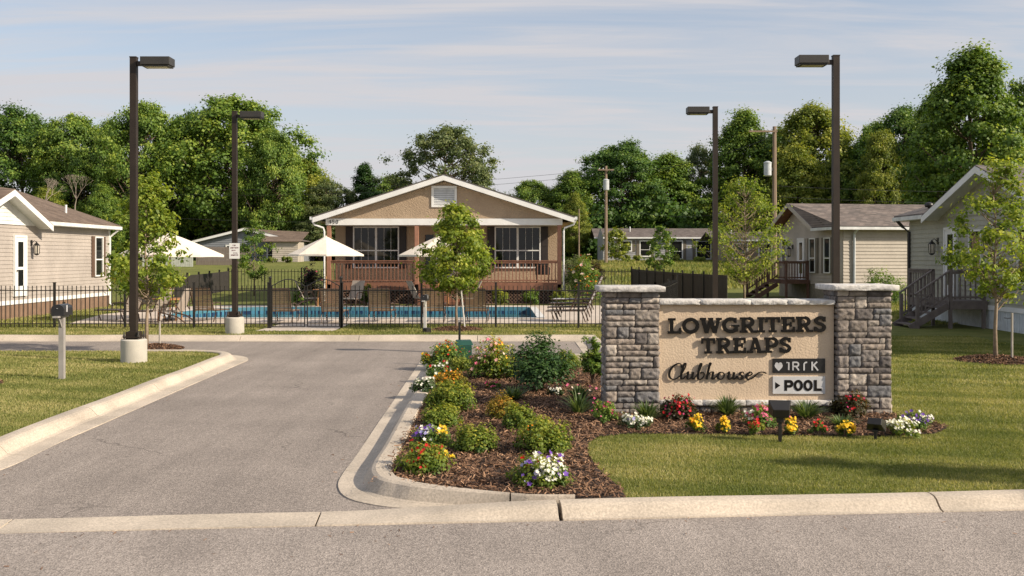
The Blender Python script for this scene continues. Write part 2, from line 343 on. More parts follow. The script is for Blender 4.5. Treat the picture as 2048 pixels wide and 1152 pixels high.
M['tile'] = pm('pool_tile', (.012,.03,.08), (.06,.20,.30), .3, 7, lo=.47, hi=.53, stretch=(1,1,.01)); M['poolwall'] = pm('pool_shell', (.07,.21,.28), None, .5)
M['canvas'] = pm('umbrella_canvas', (.78,.70,.59), (.72,.64,.53), .85, 3)
M['teak'] = pm('teak_wood', (.42,.20,.07), (.32,.14,.05), .6, 6)
M['rattan'] = pm('lounge_frame_brown', (.085,.05,.033), None, .5)
M['strap'] = pm('lounge_strap', (.36,.26,.175), (.28,.2,.13), .65, 6)
M['cushion'] = pm('sling_grey', (.42,.36,.31), None, .8); M['cushion_l'] = pm('sling_pale', (.42,.42,.44), None, .7)
M['bark'] = pm('bark_grey', (.17,.125,.09), (.10,.07,.05), .9, 6, bump=.8, bsc=12, bdist=.05); M['bark_pale'] = pm('bark_pale', (.30,.23,.17), (.2,.15,.1), .9, 10, bump=.5, bsc=30)
M['deadwood'] = pm('dead_branches', (.34,.28,.23), None, .9)
M['stake'] = pm('stake_metal', (.42,.38,.33), None, .5, metal=.2)
M['polewood'] = pm('pole_wood', (.26,.19,.135), (.2,.145,.1), .85, 8, stretch=(1,1,.1)); M['xform'] = pm('transformer_grey', (.52,.55,.57), None, .4)
M['wire'] = pm('cable_black', (.03,.03,.03), None, .5)
M['mailbox'] = pm('mailbox_black', (.022,.022,.024), None, .32); M['greypost'] = pm('post_grey', (.33,.31,.29), (.27,.25,.235), .6, 5); M['whitepost'] = pm('post_white', (.62,.6,.56), None, .6)
M['greenbox'] = pm('box_green', (.012,.065,.045), None, .4)
M['plq_b'] = pm('plaque_black', (.013,.013,.014), None, .35); M['plq_w'] = pm('plaque_white', (.60,.60,.60), None, .4); M['silver'] = pm('plaque_silver', (.55,.55,.56), None, .35)
M['capstone'] = stonemat('capstone', [(.60,.58,.55),(.50,.48,.455)], 1.0, 26, .78, 1.15)
M['stone'] = stonemat('ledger_stone', [(.11,.10,.098),(.24,.205,.18),(.16,.16,.165),(.34,.285,.24),(.19,.165,.145),(.42,.37,.32)], 1.0, 24, .62, 1.35)
M['mortar'] = pm('mortar', (.06,.05,.043), None, .95)
M['roofL'] = shingle('shingle_brown', (.20,.15,.115), (.15,.11,.085), 1, 3.3); M['roofR'] = shingle('shingle_taupe', (.20,.175,.158), (.125,.112,.104), 1, 3.3)
M['roofX'] = shingle('shingle_rose', (.225,.185,.16), (.125,.108,.098), 0, 2.6); M['roofC'] = shingle('shingle_grey', (.13,.115,.105), (.10,.09,.08), 1, 3.0)
M['roofB'] = shingle('shingle_far', (.17,.145,.135), (.13,.11,.10), 0, 3.0)
M['fencewood'] = pm('weathered_fence', (.22,.18,.15), (.16,.13,.11), .85, 4, stretch=(6,6,.3)); M['fencegreen'] = pm('pale_fence', (.5,.52,.45), None, .8)
M['darkscreen'] = pm('dark_fence_boards', (.035,.03,.026), (.025,.021,.018), .7, 5)
M['lf_deep'] = leafmat('leaf_deep', (0.0306, 0.0723, 0.0153), (0.0763, 0.1549, 0.0261), (0.2164, 0.2994, 0.0476), .3)
M['lf_mid'] = leafmat('leaf_mid', (0.0476, 0.0948, 0.0167), (0.1322, 0.2215, 0.0337), (0.3435, 0.4008, 0.0628), .32)
M['lf_yel'] = leafmat('leaf_yellowgreen', (0.0742, 0.115, 0.0198), (0.1911, 0.2395, 0.0356), (0.4248, 0.412, 0.0692), .35)
M['lf_olive'] = leafmat('leaf_olive', (0.0508, 0.0826, 0.0298), (0.1183, 0.1569, 0.0558), (0.2535, 0.2727, 0.1114), .3)
M['lf_sap'] = leafmat('leaf_sapling', (0.0815, 0.1372, 0.0204), (0.2198, 0.2897, 0.0374), (0.4888, 0.4879, 0.085), .42)
M['lf_box'] = leafmat('leaf_boxwood', (0.0561, 0.1092, 0.0149), (0.1681, 0.2274, 0.0267), (0.4484, 0.4002, 0.052), .35)
M['lf_org'] = leafmat('leaf_orange', (0.0842, 0.117, 0.0156), (0.2387, 0.195, 0.026), (0.5897, 0.286, 0.039), .35)
M['lf_dk'] = leafmat('leaf_dark', (0.0166, 0.0438, 0.0123), (0.0416, 0.0963, 0.0216), (0.0998, 0.175, 0.0385), .25)
M['lf_pur'] = leafmat('leaf_purple', (.012,.012,.010), (.03,.035,.02), (.09,.04,.04), .2)
M['lf_tuft'] = leafmat('leaf_tuft', (.03,.06,.02), (.09,.14,.05), (.2,.25,.11), .3)
M['lf_red'] = leafmat('leaf_redbegonia', (.03,.02,.01), (.06,.06,.015), (.14,.07,.02), .3)
def fl(nm, c): return leafmat('petal_' + nm, tuple(x*.75 for x in c), c, tuple(min(1, x*1.15) for x in c), .3, .6)
FM = dict(red=fl('red', (.62,.015,.02)), pink=fl('pink', (.75,.16,.28)), rose=fl('rose', (.78,.42,.38)), white=fl('white', (.82,.80,.74)), yellow=fl('yellow', (.85,.55,.02)),
          orange=fl('orange', (.85,.30,.02)), purple=fl('purple', (.16,.06,.42)), lilac=fl('lilac', (.45,.42,.75)), magenta=fl('magenta', (.5,.03,.15)), blush=fl('blush', (.8,.62,.55)))
# ------------------------------------------------------------ ground, roads, kerbs
def S(X): return 8.25 + .085 * X           # roadside edge of the street kerb
Lx = lambda D: -5.30 - .026 * (D - 10)     # left edge of drive asphalt
Rx = lambda D: -1.70 - .020 * (D - 10)
RZ = -.10
def struct(o): return tag(o, kind='structure')
b = MB(); b.quad((-400, -60, -.3), (400, -60, -.3), (400, 47.02, -.3), (-400, 47.02, -.3)); struct(b.build('ground', M['dirt']))
b = MB(); b.quad((-120, -40, RZ), (120, -40, RZ), (120, S(120)+.0, RZ), (-120, S(-120), RZ)); struct(b.build('street', M['asphalt_street']))
struct(sheet('driveway', [(-5.9, S(-5.9)+.34), (.4, S(.4)+.34), (.4, 9.2), (-1.3, 9.6), (-1.5, 21.6), (1.9, 21.6), (1.9, 26.1), (-60, 26.1), (-60, 21.9), (-6.2, 21.9), (-5.85, 21)], [], RZ, M['asphalt']))
def kerb(name, path, prof, joint=3.0, gap=.014, side=1, pf=None):
    """sweep a kerb profile (offset from the road edge, height) along path; prof offsets go to the left of travel * side"""
    P_ = [Vector((p[0], p[1])) for p in path]; Ls = [0]
    for i in range(1, len(P_)): Ls.append(Ls[-1] + (P_[i]-P_[i-1]).length)
    def at(s):
        for i in range(1, len(P_)):
            if s <= Ls[i] or i == len(P_)-1:
                t = (s-Ls[i-1])/(Ls[i]-Ls[i-1]); return P_[i-1].lerp(P_[i], t)
    def nor(s):
        d = (at(min(s+.05, Ls[-1]))-at(max(s-.05, 0))).normalized(); return Vector((-d.y, d.x))*side
    b = MB(); s0 = 0
    while s0 < Ls[-1]-.05:
        s1 = min(s0+joint, Ls[-1]); n_ = max(2, int((s1-s0)/.12)); vs = []; k = len(prof)
        for i in range(n_+1):
            s = s0+gap/2+(s1-s0-gap)*i/n_; p = at(s); q = nor(s); wob = .004*math.sin(s*1.7)
            for (o_, z_) in (pf(s/Ls[-1], p) if pf else prof): vs.append((p.x+q.x*o_, p.y+q.y*o_, z_+wob))
        fs = [(i*k+j, i*k+j+1, (i+1)*k+j+1, (i+1)*k+j) for i in range(n_) for j in range(k-1)]
        fs += [tuple(range(k)), tuple(range(n_*k, n_*k+k))]
        b.add(vs, fs); s0 = s1
    return struct(b.build(name, M['concrete']))
PROF = [(-.01,-.2),(0,-.092),(.24,-.088),(.28,-.075),(.32,-.03),(.36,.012),(.40,.032),(.46,.038),(.55,.035),(.58,.02),(.6,-.2)]
PROF2 = [(-.01,-.2),(0,-.09),(.03,-.085),(.07,-.055),(.11,-.015),(.15,.006),(.22,.014),(.27,.013),(.285,.004),(.29,-.2)]
lp = [(-16, 9.3), (-9, 9.1), (-6.6, 9.2)] + [(Lx(10)-.05, 9.9), (Lx(12), 12), (Lx(16), 16), (Lx(20), 20), (-5.62, 21.2), (-6.0, 22.0), (-6.8, 22.45), (-8.5, 22.5)]
kerb('kerb', catmull(lp[2:], 8), PROF, 2.6, side=1)
rp = [(-1.93, 21.4), (Rx(18), 18), (Rx(14), 14), (Rx(11), 11), (-1.71, 10.1), (-1.66, 9.5), (-1.48, 9.02), (-1.12, 8.74), (-.7, 8.64), (-.2, 8.58), (.55, 8.55)]
PROFR = [(-.01,-.2),(0,-.092),(.2,-.088),(.24,-.075),(.28,-.02),(.32,.03),(.36,.045),(.50,.04),(.52,.02),(.53,-.2)]
def pfr(t, p):
    k = 1 if p.x < -1.2 else max(.16, 1-(p.x+1.2)*.62)
    return [(o*k, z) for o, z in PROFR]
kerb('kerb', catmull(rp, 8), PROFR, 2.8, side=1, pf=pfr)
def pfs(t, p):
    k = smooth((p.x+1.5)/2.0); return [(o*(1.5-.5*k), (z if z < -.15 else (-.09+(z+.09)*k if z > -.09 else z))+.001*(1-k)) for o, z in PROF2]
kerb('kerb', [(-1.6+.25*i, S(-1.6+.25*i)) for i in range(0, 9)], PROF2, 3.3, side=1, gap=.012, pf=pfs)
kerb('kerb', [(.42+.9*i, S(.42+.9*i)) for i in range(0, 60)], PROF2, 3.3, side=1, gap=.018)
PROFA = [(-.01,-.2),(0,-.093),(.2,-.092),(.42,-.09),(.43,-.2)]
kerb('gutter', [(-40+1.0*i, S(-40+1.0*i)) for i in range(0, 39)] + [(-1.6, S(-1.6))], PROFA, 3.6, side=1, gap=.02)
kerb('kerb', [(2.2-.9*i, 25.75) for i in range(0, 70)][::1], [(-.01,-.2),(0,-.092),(.2,-.085),(.28,-.02),(.34,.03),(.5,.035),(.53,-.2)], 3.1, side=-1)
kerb('kerb', [(1.62, 25.72), (1.62, 24), (1.62, 22.2), (1.55, 20)], PROF, 2.4, side=1)
struct(sheet('footpath', [(.9, 18.2), (2.15, 18.2), (2.15, 21.6), (1.2, 21.6)], [], .006, M['concrete']))
# mulch bed outline
BED = [(-1.30, 20.9), (-1.25, 14), (-1.25, 10.4), (-1.22, 9.7), (-1.12, 9.25), (-.82, 8.92), (-.3, 8.82), (.2, 8.68), (.6, 8.60), (.99, 8.60), (.98, 9.0), (.86, 9.7), (.80, 10.5), (.84, 11.1), (1.0, 11.55), (1.35, 11.75), (2.3, 11.72), (3.5, 11.62), (4.4, 11.6), (5.0, 11.75), (5.32, 12.15), (5.3, 12.7), (5.0, 13.2), (4.6, 14.3), (2.6, 14.8), (1.8, 16.5), (1.3, 18.5), (1.2, 20.9)]
struct(sheet('mulch_bed', BED, [], .012, M['soil']))
rl = [(-.75, 8.6)]
LEFT = [(-60, 8.9), (-6.3, 9.0), (Lx(10)-.55, 9.9), (Lx(14)-.57, 14), (Lx(18)-.57, 18), (-6.08, 20.6), (-6.3, 21.4), (-6.9, 21.95), (-8.2, 22.05), (-60, 22.1)]
struct(sheet('lawn', LEFT, [], 0, M['lawn']))
RIGHT = [(.95, S(.95)+.28), (60, S(60)+.28), (60, 26.2), (2.16, 26.2), (2.12, 22), (1.0, 20.6), (.6, 18), (.2, 14), (.2, 10), (.6, 9.0)]
struct(sheet('lawn', RIGHT, [], 0, M['lawn']))
POOL = catmull([(.85, 33.8), (.80, 37), (.72, 41.0)], 2) + catmull([(-10.2, 41.0), (-11.6, 40.3), (-12.3, 38.2), (-12.3, 36), (-11.6, 34.3), (-10.6, 33.8)], 5)
BACK = [(-60, 26.24), (60, 26.2), (60, 47), (-60, 47)]
struct(sheet('lawn', BACK, [POOL], 0, M['lawn']))
DECK = [(4.8, 30.9), (4.8, 42.5), (-12.5, 42.6), (-14.2, 41), (-14.8, 36), (-13.8, 30.9), (-7.15, 30.9), (-7.2, 27.9), (-5.0, 27.9), (-5.05, 30.9)]
struct(sheet('pool_deck', DECK, [POOL], .012, M['deck']))
# terrain behind
nx, ny = 90, 60
xs = np.concatenate([np.linspace(-400, -60, 16)[:-1], np.linspace(-60, 60, 60), np.linspace(60, 400, 16)[1:]])
ys = np.concatenate([np.linspace(47, 130, 60), np.linspace(130, 900, 20)[1:]])
V = np.array([(x, y, zt(x, y) + (0 if y < 48 else .12*math.sin(x*.07+y*.05)*min(1, (y-48)/20))) for y in ys for x in xs]); nxx = len(xs)
Fc = np.array([(j*nxx+i, j*nxx+i+1, (j+1)*nxx+i+1, (j+1)*nxx+i) for j in range(len(ys)-1) for i in range(nxx-1)])
M['field'] = lawnmat('field_turf')
struct(npmesh('terrain', V, Fc, M['field'], smooth=True))
# pool shell and water
b = MB(); n_ = len(POOL)
for i in range(n_):
    p, q = POOL[i], POOL[(i+1) % n_]; b.quad((p[0], p[1], -.13), (q[0], q[1], -.13), (q[0], q[1], -.30), (p[0], p[1], -.30))
o = struct(b.build('pool_tile_band', M['tile']))
b = MB()
for i in range(n_):
    p, q = POOL[i], POOL[(i+1) % n_]; b.quad((p[0], p[1], .02), (q[0], q[1], .02), (q[0], q[1], -.13), (p[0], p[1], -.13)); b.quad((p[0], p[1], -.30), (q[0], q[1], -.30), (q[0], q[1], -1.4), (p[0], p[1], -1.4))
struct(b.build('pool_shell', M['poolwall']))
b = MB()
for i in range(n_):   # coping
    p, q = Vector(POOL[i]), Vector(POOL[(i+1) % n_]); d = (q-p).normalized(); k = Vector((d.y, -d.x))*.28
    if d.length: b.quad((p.x, p.y, .03), (q.x, q.y, .03), (q.x+k.x, q.y+k.y, .03), (p.x+k.x, p.y+k.y, .03))
M['coping'] = pm('pool_coping', (.66,.66,.64), None, .7); struct(b.build('pool_coping', M['coping']))
m, n, l, bs = newmat('pool_water'); bs.inputs['Roughness'].default_value = .06
tc = n.new('ShaderNodeTexCoord'); mp = n.new('ShaderNodeMapping'); mp.inputs['Scale'].default_value = (1.2, 2.6, 1); l.new(tc.outputs['Object'], mp.inputs[0])
no = n.new('ShaderNodeTexNoise'); no.inputs['Scale'].default_value = 1.1; no.inputs['Detail'].default_value = 4; no.inputs['Distortion'].default_value = 1.2; l.new(mp.outputs[0], no.inputs['Vector'])
cr = n.new('ShaderNodeValToRGB'); e = cr.color_ramp.elements; e[0].position = .3; e[0].color = (.005, .055, .066, 1); e[1].position = .68; e[1].color = (.05, .17, .165, 1); l.new(no.outputs['Fac'], cr.inputs[0]); l.new(cr.outputs[0], bs.inputs['Base Color'])
bu = n.new('ShaderNodeBump'); bu.inputs['Strength'].default_value = .35; bu.inputs['Distance'].default_value = .08
n2 = n.new('ShaderNodeTexNoise'); n2.inputs['Scale'].default_value = 3.5; n2.inputs['Detail'].default_value = 3; l.new(mp.outputs[0], n2.inputs['Vector']); l.new(n2.outputs['Fac'], bu.inputs['Height']); l.new(bu.outputs[0], bs.inputs['Normal'])
struct(sheet('pool_water', POOL, [], -.26, m))
# ------------------------------------------------------------ grass blades (uncountable) and mulch chips
BL = ([(-.5, 0, 0), (.5, 0, 0), (0, .25, 1)], [(0, 1, 2)])
RINGS = [((-8.1, 22.65), .62), ((-1.55, 28.4), .75), ((9.75, 20.0), .8), ((-8.9, 16.35), 0.5), ((-7.72, 17.1), .14)]
def grass(poly, x0, x1, y0, y1, dens, h, w, excl=()):
    n = int((x1-x0)*(y1-y0)*dens); P = np.stack([rng.uniform(x0, x1, n), rng.uniform(y0, y1, n), np.zeros(n)], 1)
    k = inpoly(P, poly) & (np.abs(P[:, 0]) < P[:, 1]*.56+.6)
    for e in excl: k &= ~inpoly(P, e)
    for (c, r_) in RINGS: k &= (P[:, 0]-c[0])**2+((P[:, 1]-c[1]))**2 > r_*r_
    P = P[k]; n = len(P)
    patch = .5+.24*np.sin(P[:, 0]*1.1+np.sin(P[:, 1]*.9)*2)*np.sin(P[:, 1]*.7+1.3*np.sin(P[:, 0]*.6))+.16*np.sin(P[:, 0]*3.7+P[:, 1]*2.9)*np.sin(P[:, 1]*4.3-P[:, 0])
    patch = patch+.10*np.sign(np.sin(P[:, 1]*5.2+P[:, 0]*1.2)); tone = np.clip(patch+rng.normal(0, .2, n), 0, 1)
    Nn = np.stack([rng.normal(0, .38, n), rng.normal(0, .38, n), np.ones(n)], 1)
    hh = h*rng.uniform(.55, 1.25, n)
    return scatter(BL[0], BL[1], P, Nn, np.stack([w*rng.uniform(.7, 1.4, n), hh, hh], 1), tone)
RIGHTB = [(.99, S(.95)+.32)] + RIGHT[1:]
g = [grass(RIGHTB, .7, 7.4, 8.6, 12, 5200, .027, .008, [BED]), grass(RIGHTB, .7, 9.7, 12, 16, 2600, .031, .011, [BED]), grass(RIGHTB, 1, 12, 16, 26.2, 1000, .038, .016, [BED]),
     grass(LEFT, -8, -5.6, 9, 13, 4200, .027, .009), grass(LEFT, -10.2, -5.7, 13, 17, 2300, .031, .012), grass(LEFT, -13, -5.7, 17, 22.3, 1200, .038, .016)]
v, f, t = merge(g); tag(npmesh('grass', v, f, M['blade'], tone=t), 'short mown lawn grass beside the drive and the sign', 'grass', kind='stuff')
STRIP = [(-16, 26.35), (10, 26.35), (10, 30.8), (-4.9, 30.8), (-4.9, 27.85), (-7.3, 27.85), (-7.3, 30.8), (-16, 30.8)]
g = [grass(STRIP, -16, 10, 26.3, 30.8, 650, .06, .02), grass([(4.9, 30.8), (24, 30.8), (24, 46.9), (4.9, 46.9)], 4.9, 22, 30.8, 46.9, 220, .07, .035),
     grass([(-19, 30.8), (-14.9, 30.8), (-14.9, 46.9), (-24, 46.9)], -24, -14.9, 30.8, 46.9, 220, .07, .035)]
v, f, t = merge(g); tag(npmesh('grass', v, f, M['blade'], tone=t), 'grass verge along the pool fence and round the pool deck', 'grass', kind='stuff')
CH_ = ([(-.5,-.12,0),(.5,-.09,.06),(.45,.1,.1),(-.5,.12,.04)], [(0,1,2,3)])
def chips(poly, dens, ln, zj=.03, z0=.015):
    a = np.array(poly); x0, y0 = a.min(0)[:2]; x1, y1 = a.max(0)[:2]; n = int((x1-x0)*(y1-y0)*dens)
    P = np.stack([rng.uniform(x0, x1, n), rng.uniform(y0, y1, n), z0+np.abs(rng.normal(0, zj*.6, n))], 1); P = P[inpoly(P, poly)]; n = len(P)
    Nn = np.stack([rng.normal(0, .45, n), rng.normal(0, .45, n), np.ones(n)], 1)
    return scatter(CH_[0], CH_[1], P, Nn, np.stack([ln*rng.uniform(.5, 1.5, n), ln*rng.uniform(.5, 1.3, n), ln*np.ones(n)], 1), np.clip(rng.beta(1.6, 2.4, n), 0, 1))
v, f, t = chips(BED, 1500, .05); tag(npmesh('mulch', v, f, M['chip'], tone=t), 'brown wood chip mulch spread over the planting bed', 'mulch', kind='stuff')
def ring(i, lbl):
    (cx, cy), r_ = RINGS[i]; g_ = MB(); pr = [(r_, 0), (r_*.75, .05), (r_*.4, .085), (.01, .1)]; g_.lathe(pr, (cx, cy, 0), 28)
    o = g_.build('mulch_ring', M['soil']); struct(o)
    n = int(1600*r_*r_*3); a = rng.uniform(0, 6.283, n); q = r_*np.sqrt(rng.uniform(0, 1, n)); z = .1*(1-(q/r_)**2)+.01
    P = np.stack([cx+q*np.cos(a), cy+q*np.sin(a), z], 1); Nn = np.stack([rng.normal(0, .45, n), rng.normal(0, .45, n), np.ones(n)], 1)
    v, f, t = scatter(CH_[0], CH_[1], P, Nn, .06*rng.uniform(.5, 1.4, n), np.clip(rng.beta(1.4, 3, n), 0, 1))
    tag(npmesh('mulch', v, f, M['chip'], tone=t), lbl, 'mulch', kind='stuff')
ring(0, 'mulch ring round the sapling on the left lawn'); ring(1, 'mulch ring round the sapling in front of the clubhouse'); ring(2, 'mulch ring round the sapling on the right lawn'); ring(3, 'mulch patch at the left edge of the photo')
mp_ = [(6.5, 60), (40, 60), (60, 104), (8, 104)]
n = 42000; P = np.stack([rng.uniform(6, 58, n), rng.uniform(58, 104, n), np.zeros(n)], 1); P = P[inpoly(P, mp_)]; P[:, 2] = [zt(0, q) for q in P[:, 1]]; n = len(P)
tn = np.clip(.55+.3*np.sin(P[:, 0]*.35+P[:, 1]*.2)*np.sin(P[:, 1]*.3)+rng.normal(0, .2, n), 0, 1)
v, f, t = scatter(BL[0], BL[1], P, np.stack([rng.normal(0, .3, n), rng.normal(0, .3, n), np.ones(n)], 1), np.stack([.10*rng.uniform(.6, 1.4, n), .24*rng.uniform(.5, 1.5, n), .24*rng.uniform(.5, 1.4, n)], 1), tn)
M['meadow'] = leafmat('meadow_grass', (0.085, 0.126, 0.025), (0.204, 0.2205, 0.06), (0.357, 0.315, 0.12), .35, .8); tag(npmesh('meadow', v, f, M['meadow'], tone=t), 'tall dry meadow grass in the field before the long grey home', 'meadow', kind='stuff')
def litter(n, f):
    P = np.array([f() for _ in range(n)]); Nn = np.stack([rng.normal(0, .3, n), rng.normal(0, .3, n), np.ones(n)], 1); return scatter(CH_[0], CH_[1], P, Nn, .028*rng.uniform(.4, 1.5, n), rng.uniform(0, .8, n))
def f1():
    x = rnd.uniform(-5, 6); return (x, S(x)-abs(rnd.gauss(0, .25))-.02, RZ+.006)
def f2():
    y = rnd.uniform(9.5, 21); return ((Rx(y)-abs(rnd.gauss(0, .18)) if rnd.random() < .5 else Lx(y)+abs(rnd.gauss(0, .18))), y, RZ+.006)
def f3():
    y = rnd.uniform(8.9, 15); return (-1.25-abs(rnd.gauss(0, .06)), y, .045)
def f4(): return (rnd.uniform(-5, 5), rnd.uniform(7, 8), RZ+.006)
v, f, t = merge([litter(110, f1), litter(120, f2), litter(70, f3), litter(30, f4)]); tag(npmesh('litter', v, f, M['chip'], tone=t), 'tiny bits of bark and dry leaves along the kerbs', 'litter', kind='stuff')
#@@TREES
# ------------------------------------------------------------ trees
def limb(b, p, q, r0, r1, n=4, k=5, sag=.12):
    p = Vector(p); q = Vector(q); L = (q-p).length; pts = []
    for i in range(n+1):
        t = i/n; c = p.lerp(q, t); c.z -= L*sag*math.sin(t*math.pi)*.6
        if 0 < i < n: c += Vector((rnd.uniform(-1, 1), rnd.uniform(-1, 1), rnd.uniform(-1, 1)))*L*.035
        pts.append(c)
    b.tube(pts, [r0+(r1-r0)*i/n for i in range(n+1)], k); return pts
def tree_parts(seed, H, Rad, base, ncl, nleaf, leaf, shape='round', tr=.018, clr=.2, stems=.5, gap=.0):
    """returns builders for trunk and crown of a tree of height H, crown radius Rad, crown starting at base*H"""
    r = random.Random(seed); rg = np.random.default_rng(seed); b = MB()
    top = H*.86; tp = [(0, 0, -.2)]
    for i in range(1, 7): tp.append((r.uniform(-.02, .02)*H*i/6, r.uniform(-.02, .02)*H*i/6, top*i/6))
    b.tube(tp, [H*tr*(1.25 if i == 0 else 1-.78*i/6) for i in range(7)], 8)
    P = []; Nn = []; T = []; zc = H*(base+1)/2; hz = H*(1-base)/2
    cl = []
    tries = 0
    while len(cl) < ncl and tries < 9000:
        tries += 1
        z = r.uniform(-1, 1)
        if shape == 'round': prof = (1-abs(z)**2.3)**.55*(1-.12*z)
        elif shape == 'cone': prof = max(.05, (1-z)/2)**.8*1.05 if z > -.75 else .8
        elif shape == 'flame': prof = (.16+.84*((1-z)/2)**.8)*(1 if z > -.55 else max(.2, (z+1.15)/.6))*1.12
        elif shape == 'oval': prof = (1-abs(z)**2)**.5*(.82 if z > 0 else 1.0)*(1-.25*max(0, z))
        else: prof = (1-abs(z)**3)**.5
        a = r.uniform(0, 6.283); q = r.uniform(.25, 1)**.55
        lob = 1+.16*math.sin(a*3+seed)+.12*math.sin(a*5+z*4+seed*2)
        c = Vector((Rad*prof*q*lob*math.cos(a), Rad*prof*q*lob*math.sin(a), zc+hz*z*.93+r.gauss(0, .02)*H))
        if gap and math.sin(c.x*5/Rad+seed)*math.sin(c.z*4/Rad+seed*1.7)*math.cos(c.y*4/Rad) > 1-gap: continue
        cl.append(c)
    for c in cl:
        cr_ = Rad*clr*r.uniform(.65, 1.35)
        if r.random() < stems:
            zj = max(base*H*.8, c.z-(Vector((c.x, c.y)).length)*r.uniform(.5, 1.0)); t_ = min(zj, top*.97)/top*6; i = min(5, int(t_)); fr = t_-i
            j = Vector(tp[i+1])*fr+Vector(tp[i])*(1-fr) if i >= 0 else Vector(tp[0]); limb(b, j, c, H*tr*.32, H*tr*.07, 4, 5)
        n = max(3, int(nleaf*r.uniform(.6, 1.4)))
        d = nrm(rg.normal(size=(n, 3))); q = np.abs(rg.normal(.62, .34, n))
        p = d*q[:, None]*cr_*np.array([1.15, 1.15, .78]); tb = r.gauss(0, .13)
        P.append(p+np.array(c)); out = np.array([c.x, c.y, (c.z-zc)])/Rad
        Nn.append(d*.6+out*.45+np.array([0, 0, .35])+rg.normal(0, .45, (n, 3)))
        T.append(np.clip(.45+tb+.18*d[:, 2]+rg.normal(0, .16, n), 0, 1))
    P = np.concatenate(P); Nn = np.concatenate(Nn); T = np.concatenate(T)
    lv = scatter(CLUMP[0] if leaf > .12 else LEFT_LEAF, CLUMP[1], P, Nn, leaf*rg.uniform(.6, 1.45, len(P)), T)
    return b, lv
LEFT_LEAF = LEAF[0]
def make_tree(name, label, cat, loc, seed, H, Rad, base, ncl, nleaf, leaf, mat, bark='bark', group=None, **kw):
    root = thing(name, label, cat, loc, 0, group); b, (v, f, t) = tree_parts(seed, H, Rad, base, ncl, nleaf, leaf, **kw)
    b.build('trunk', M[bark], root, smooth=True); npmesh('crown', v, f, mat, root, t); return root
# background tree kinds, unit design height 20 m, radius 8 m
KIND = {}
GRP = 'tall trees behind the homes'
def bgtree(kind, px, top, wpx, D, label, base_y=None, rz=0, mat=None):
    x = (px-1024)*D/F; H = CH+(HZ-top)*D/F; g0 = zt(x, D); H = H-g0; Rd = wpx/2*D/F
    spec = dict(broad=(11, 20, 8, .12, 300, 230, .30, 'lf_mid', 'round', .15, 0), deep=(23, 20, 8, .1, 310, 230, .30, 'lf_deep', 'round', .145, 0), tall=(31, 20, 6, .1, 280, 220, .28, 'lf_mid', 'oval', .17, 0),
                airy=(45, 20, 8.5, .22, 260, 130, .29, 'lf_olive', 'round', .12, .2), yel=(57, 20, 8, .08, 300, 220, .30, 'lf_yel', 'oval', .15, .08), con=(63, 20, 6, .05, 260, 220, .27, 'lf_dk', 'cone', .13, 0))[kind]
    if kind not in KIND:
        s, h, r_, bs_, nc, nl, lf, mt, shp, clr, gp = spec
        root = thing('tree', label, 'tree', (x, D, g0), rz, GRP); bb, (v, f, t) = tree_parts(s, h, r_, bs_, nc, nl, lf, shape=shp, clr=clr, gap=gp, stems=.45)
        bb.build('trunk', M['bark'], root, smooth=True); npmesh('crown', v, f, M[mt], root, t); KIND[kind] = root
        root.scale = (Rd/r_*.95, Rd/r_*.95, H/h); return root
    src = KIND[kind]; r_ = spec[2]
    c = dup(src, loc=(x, D, g0), rz=rz, scale=(Rd/r_*.95, Rd/r_*.95, H/20.0), label=label)
    if mat:
        for ch in c.children:
            if ch.name.startswith('crown'): ch.data = ch.data.copy(); ch.data.materials[0] = M[mat]
    return c
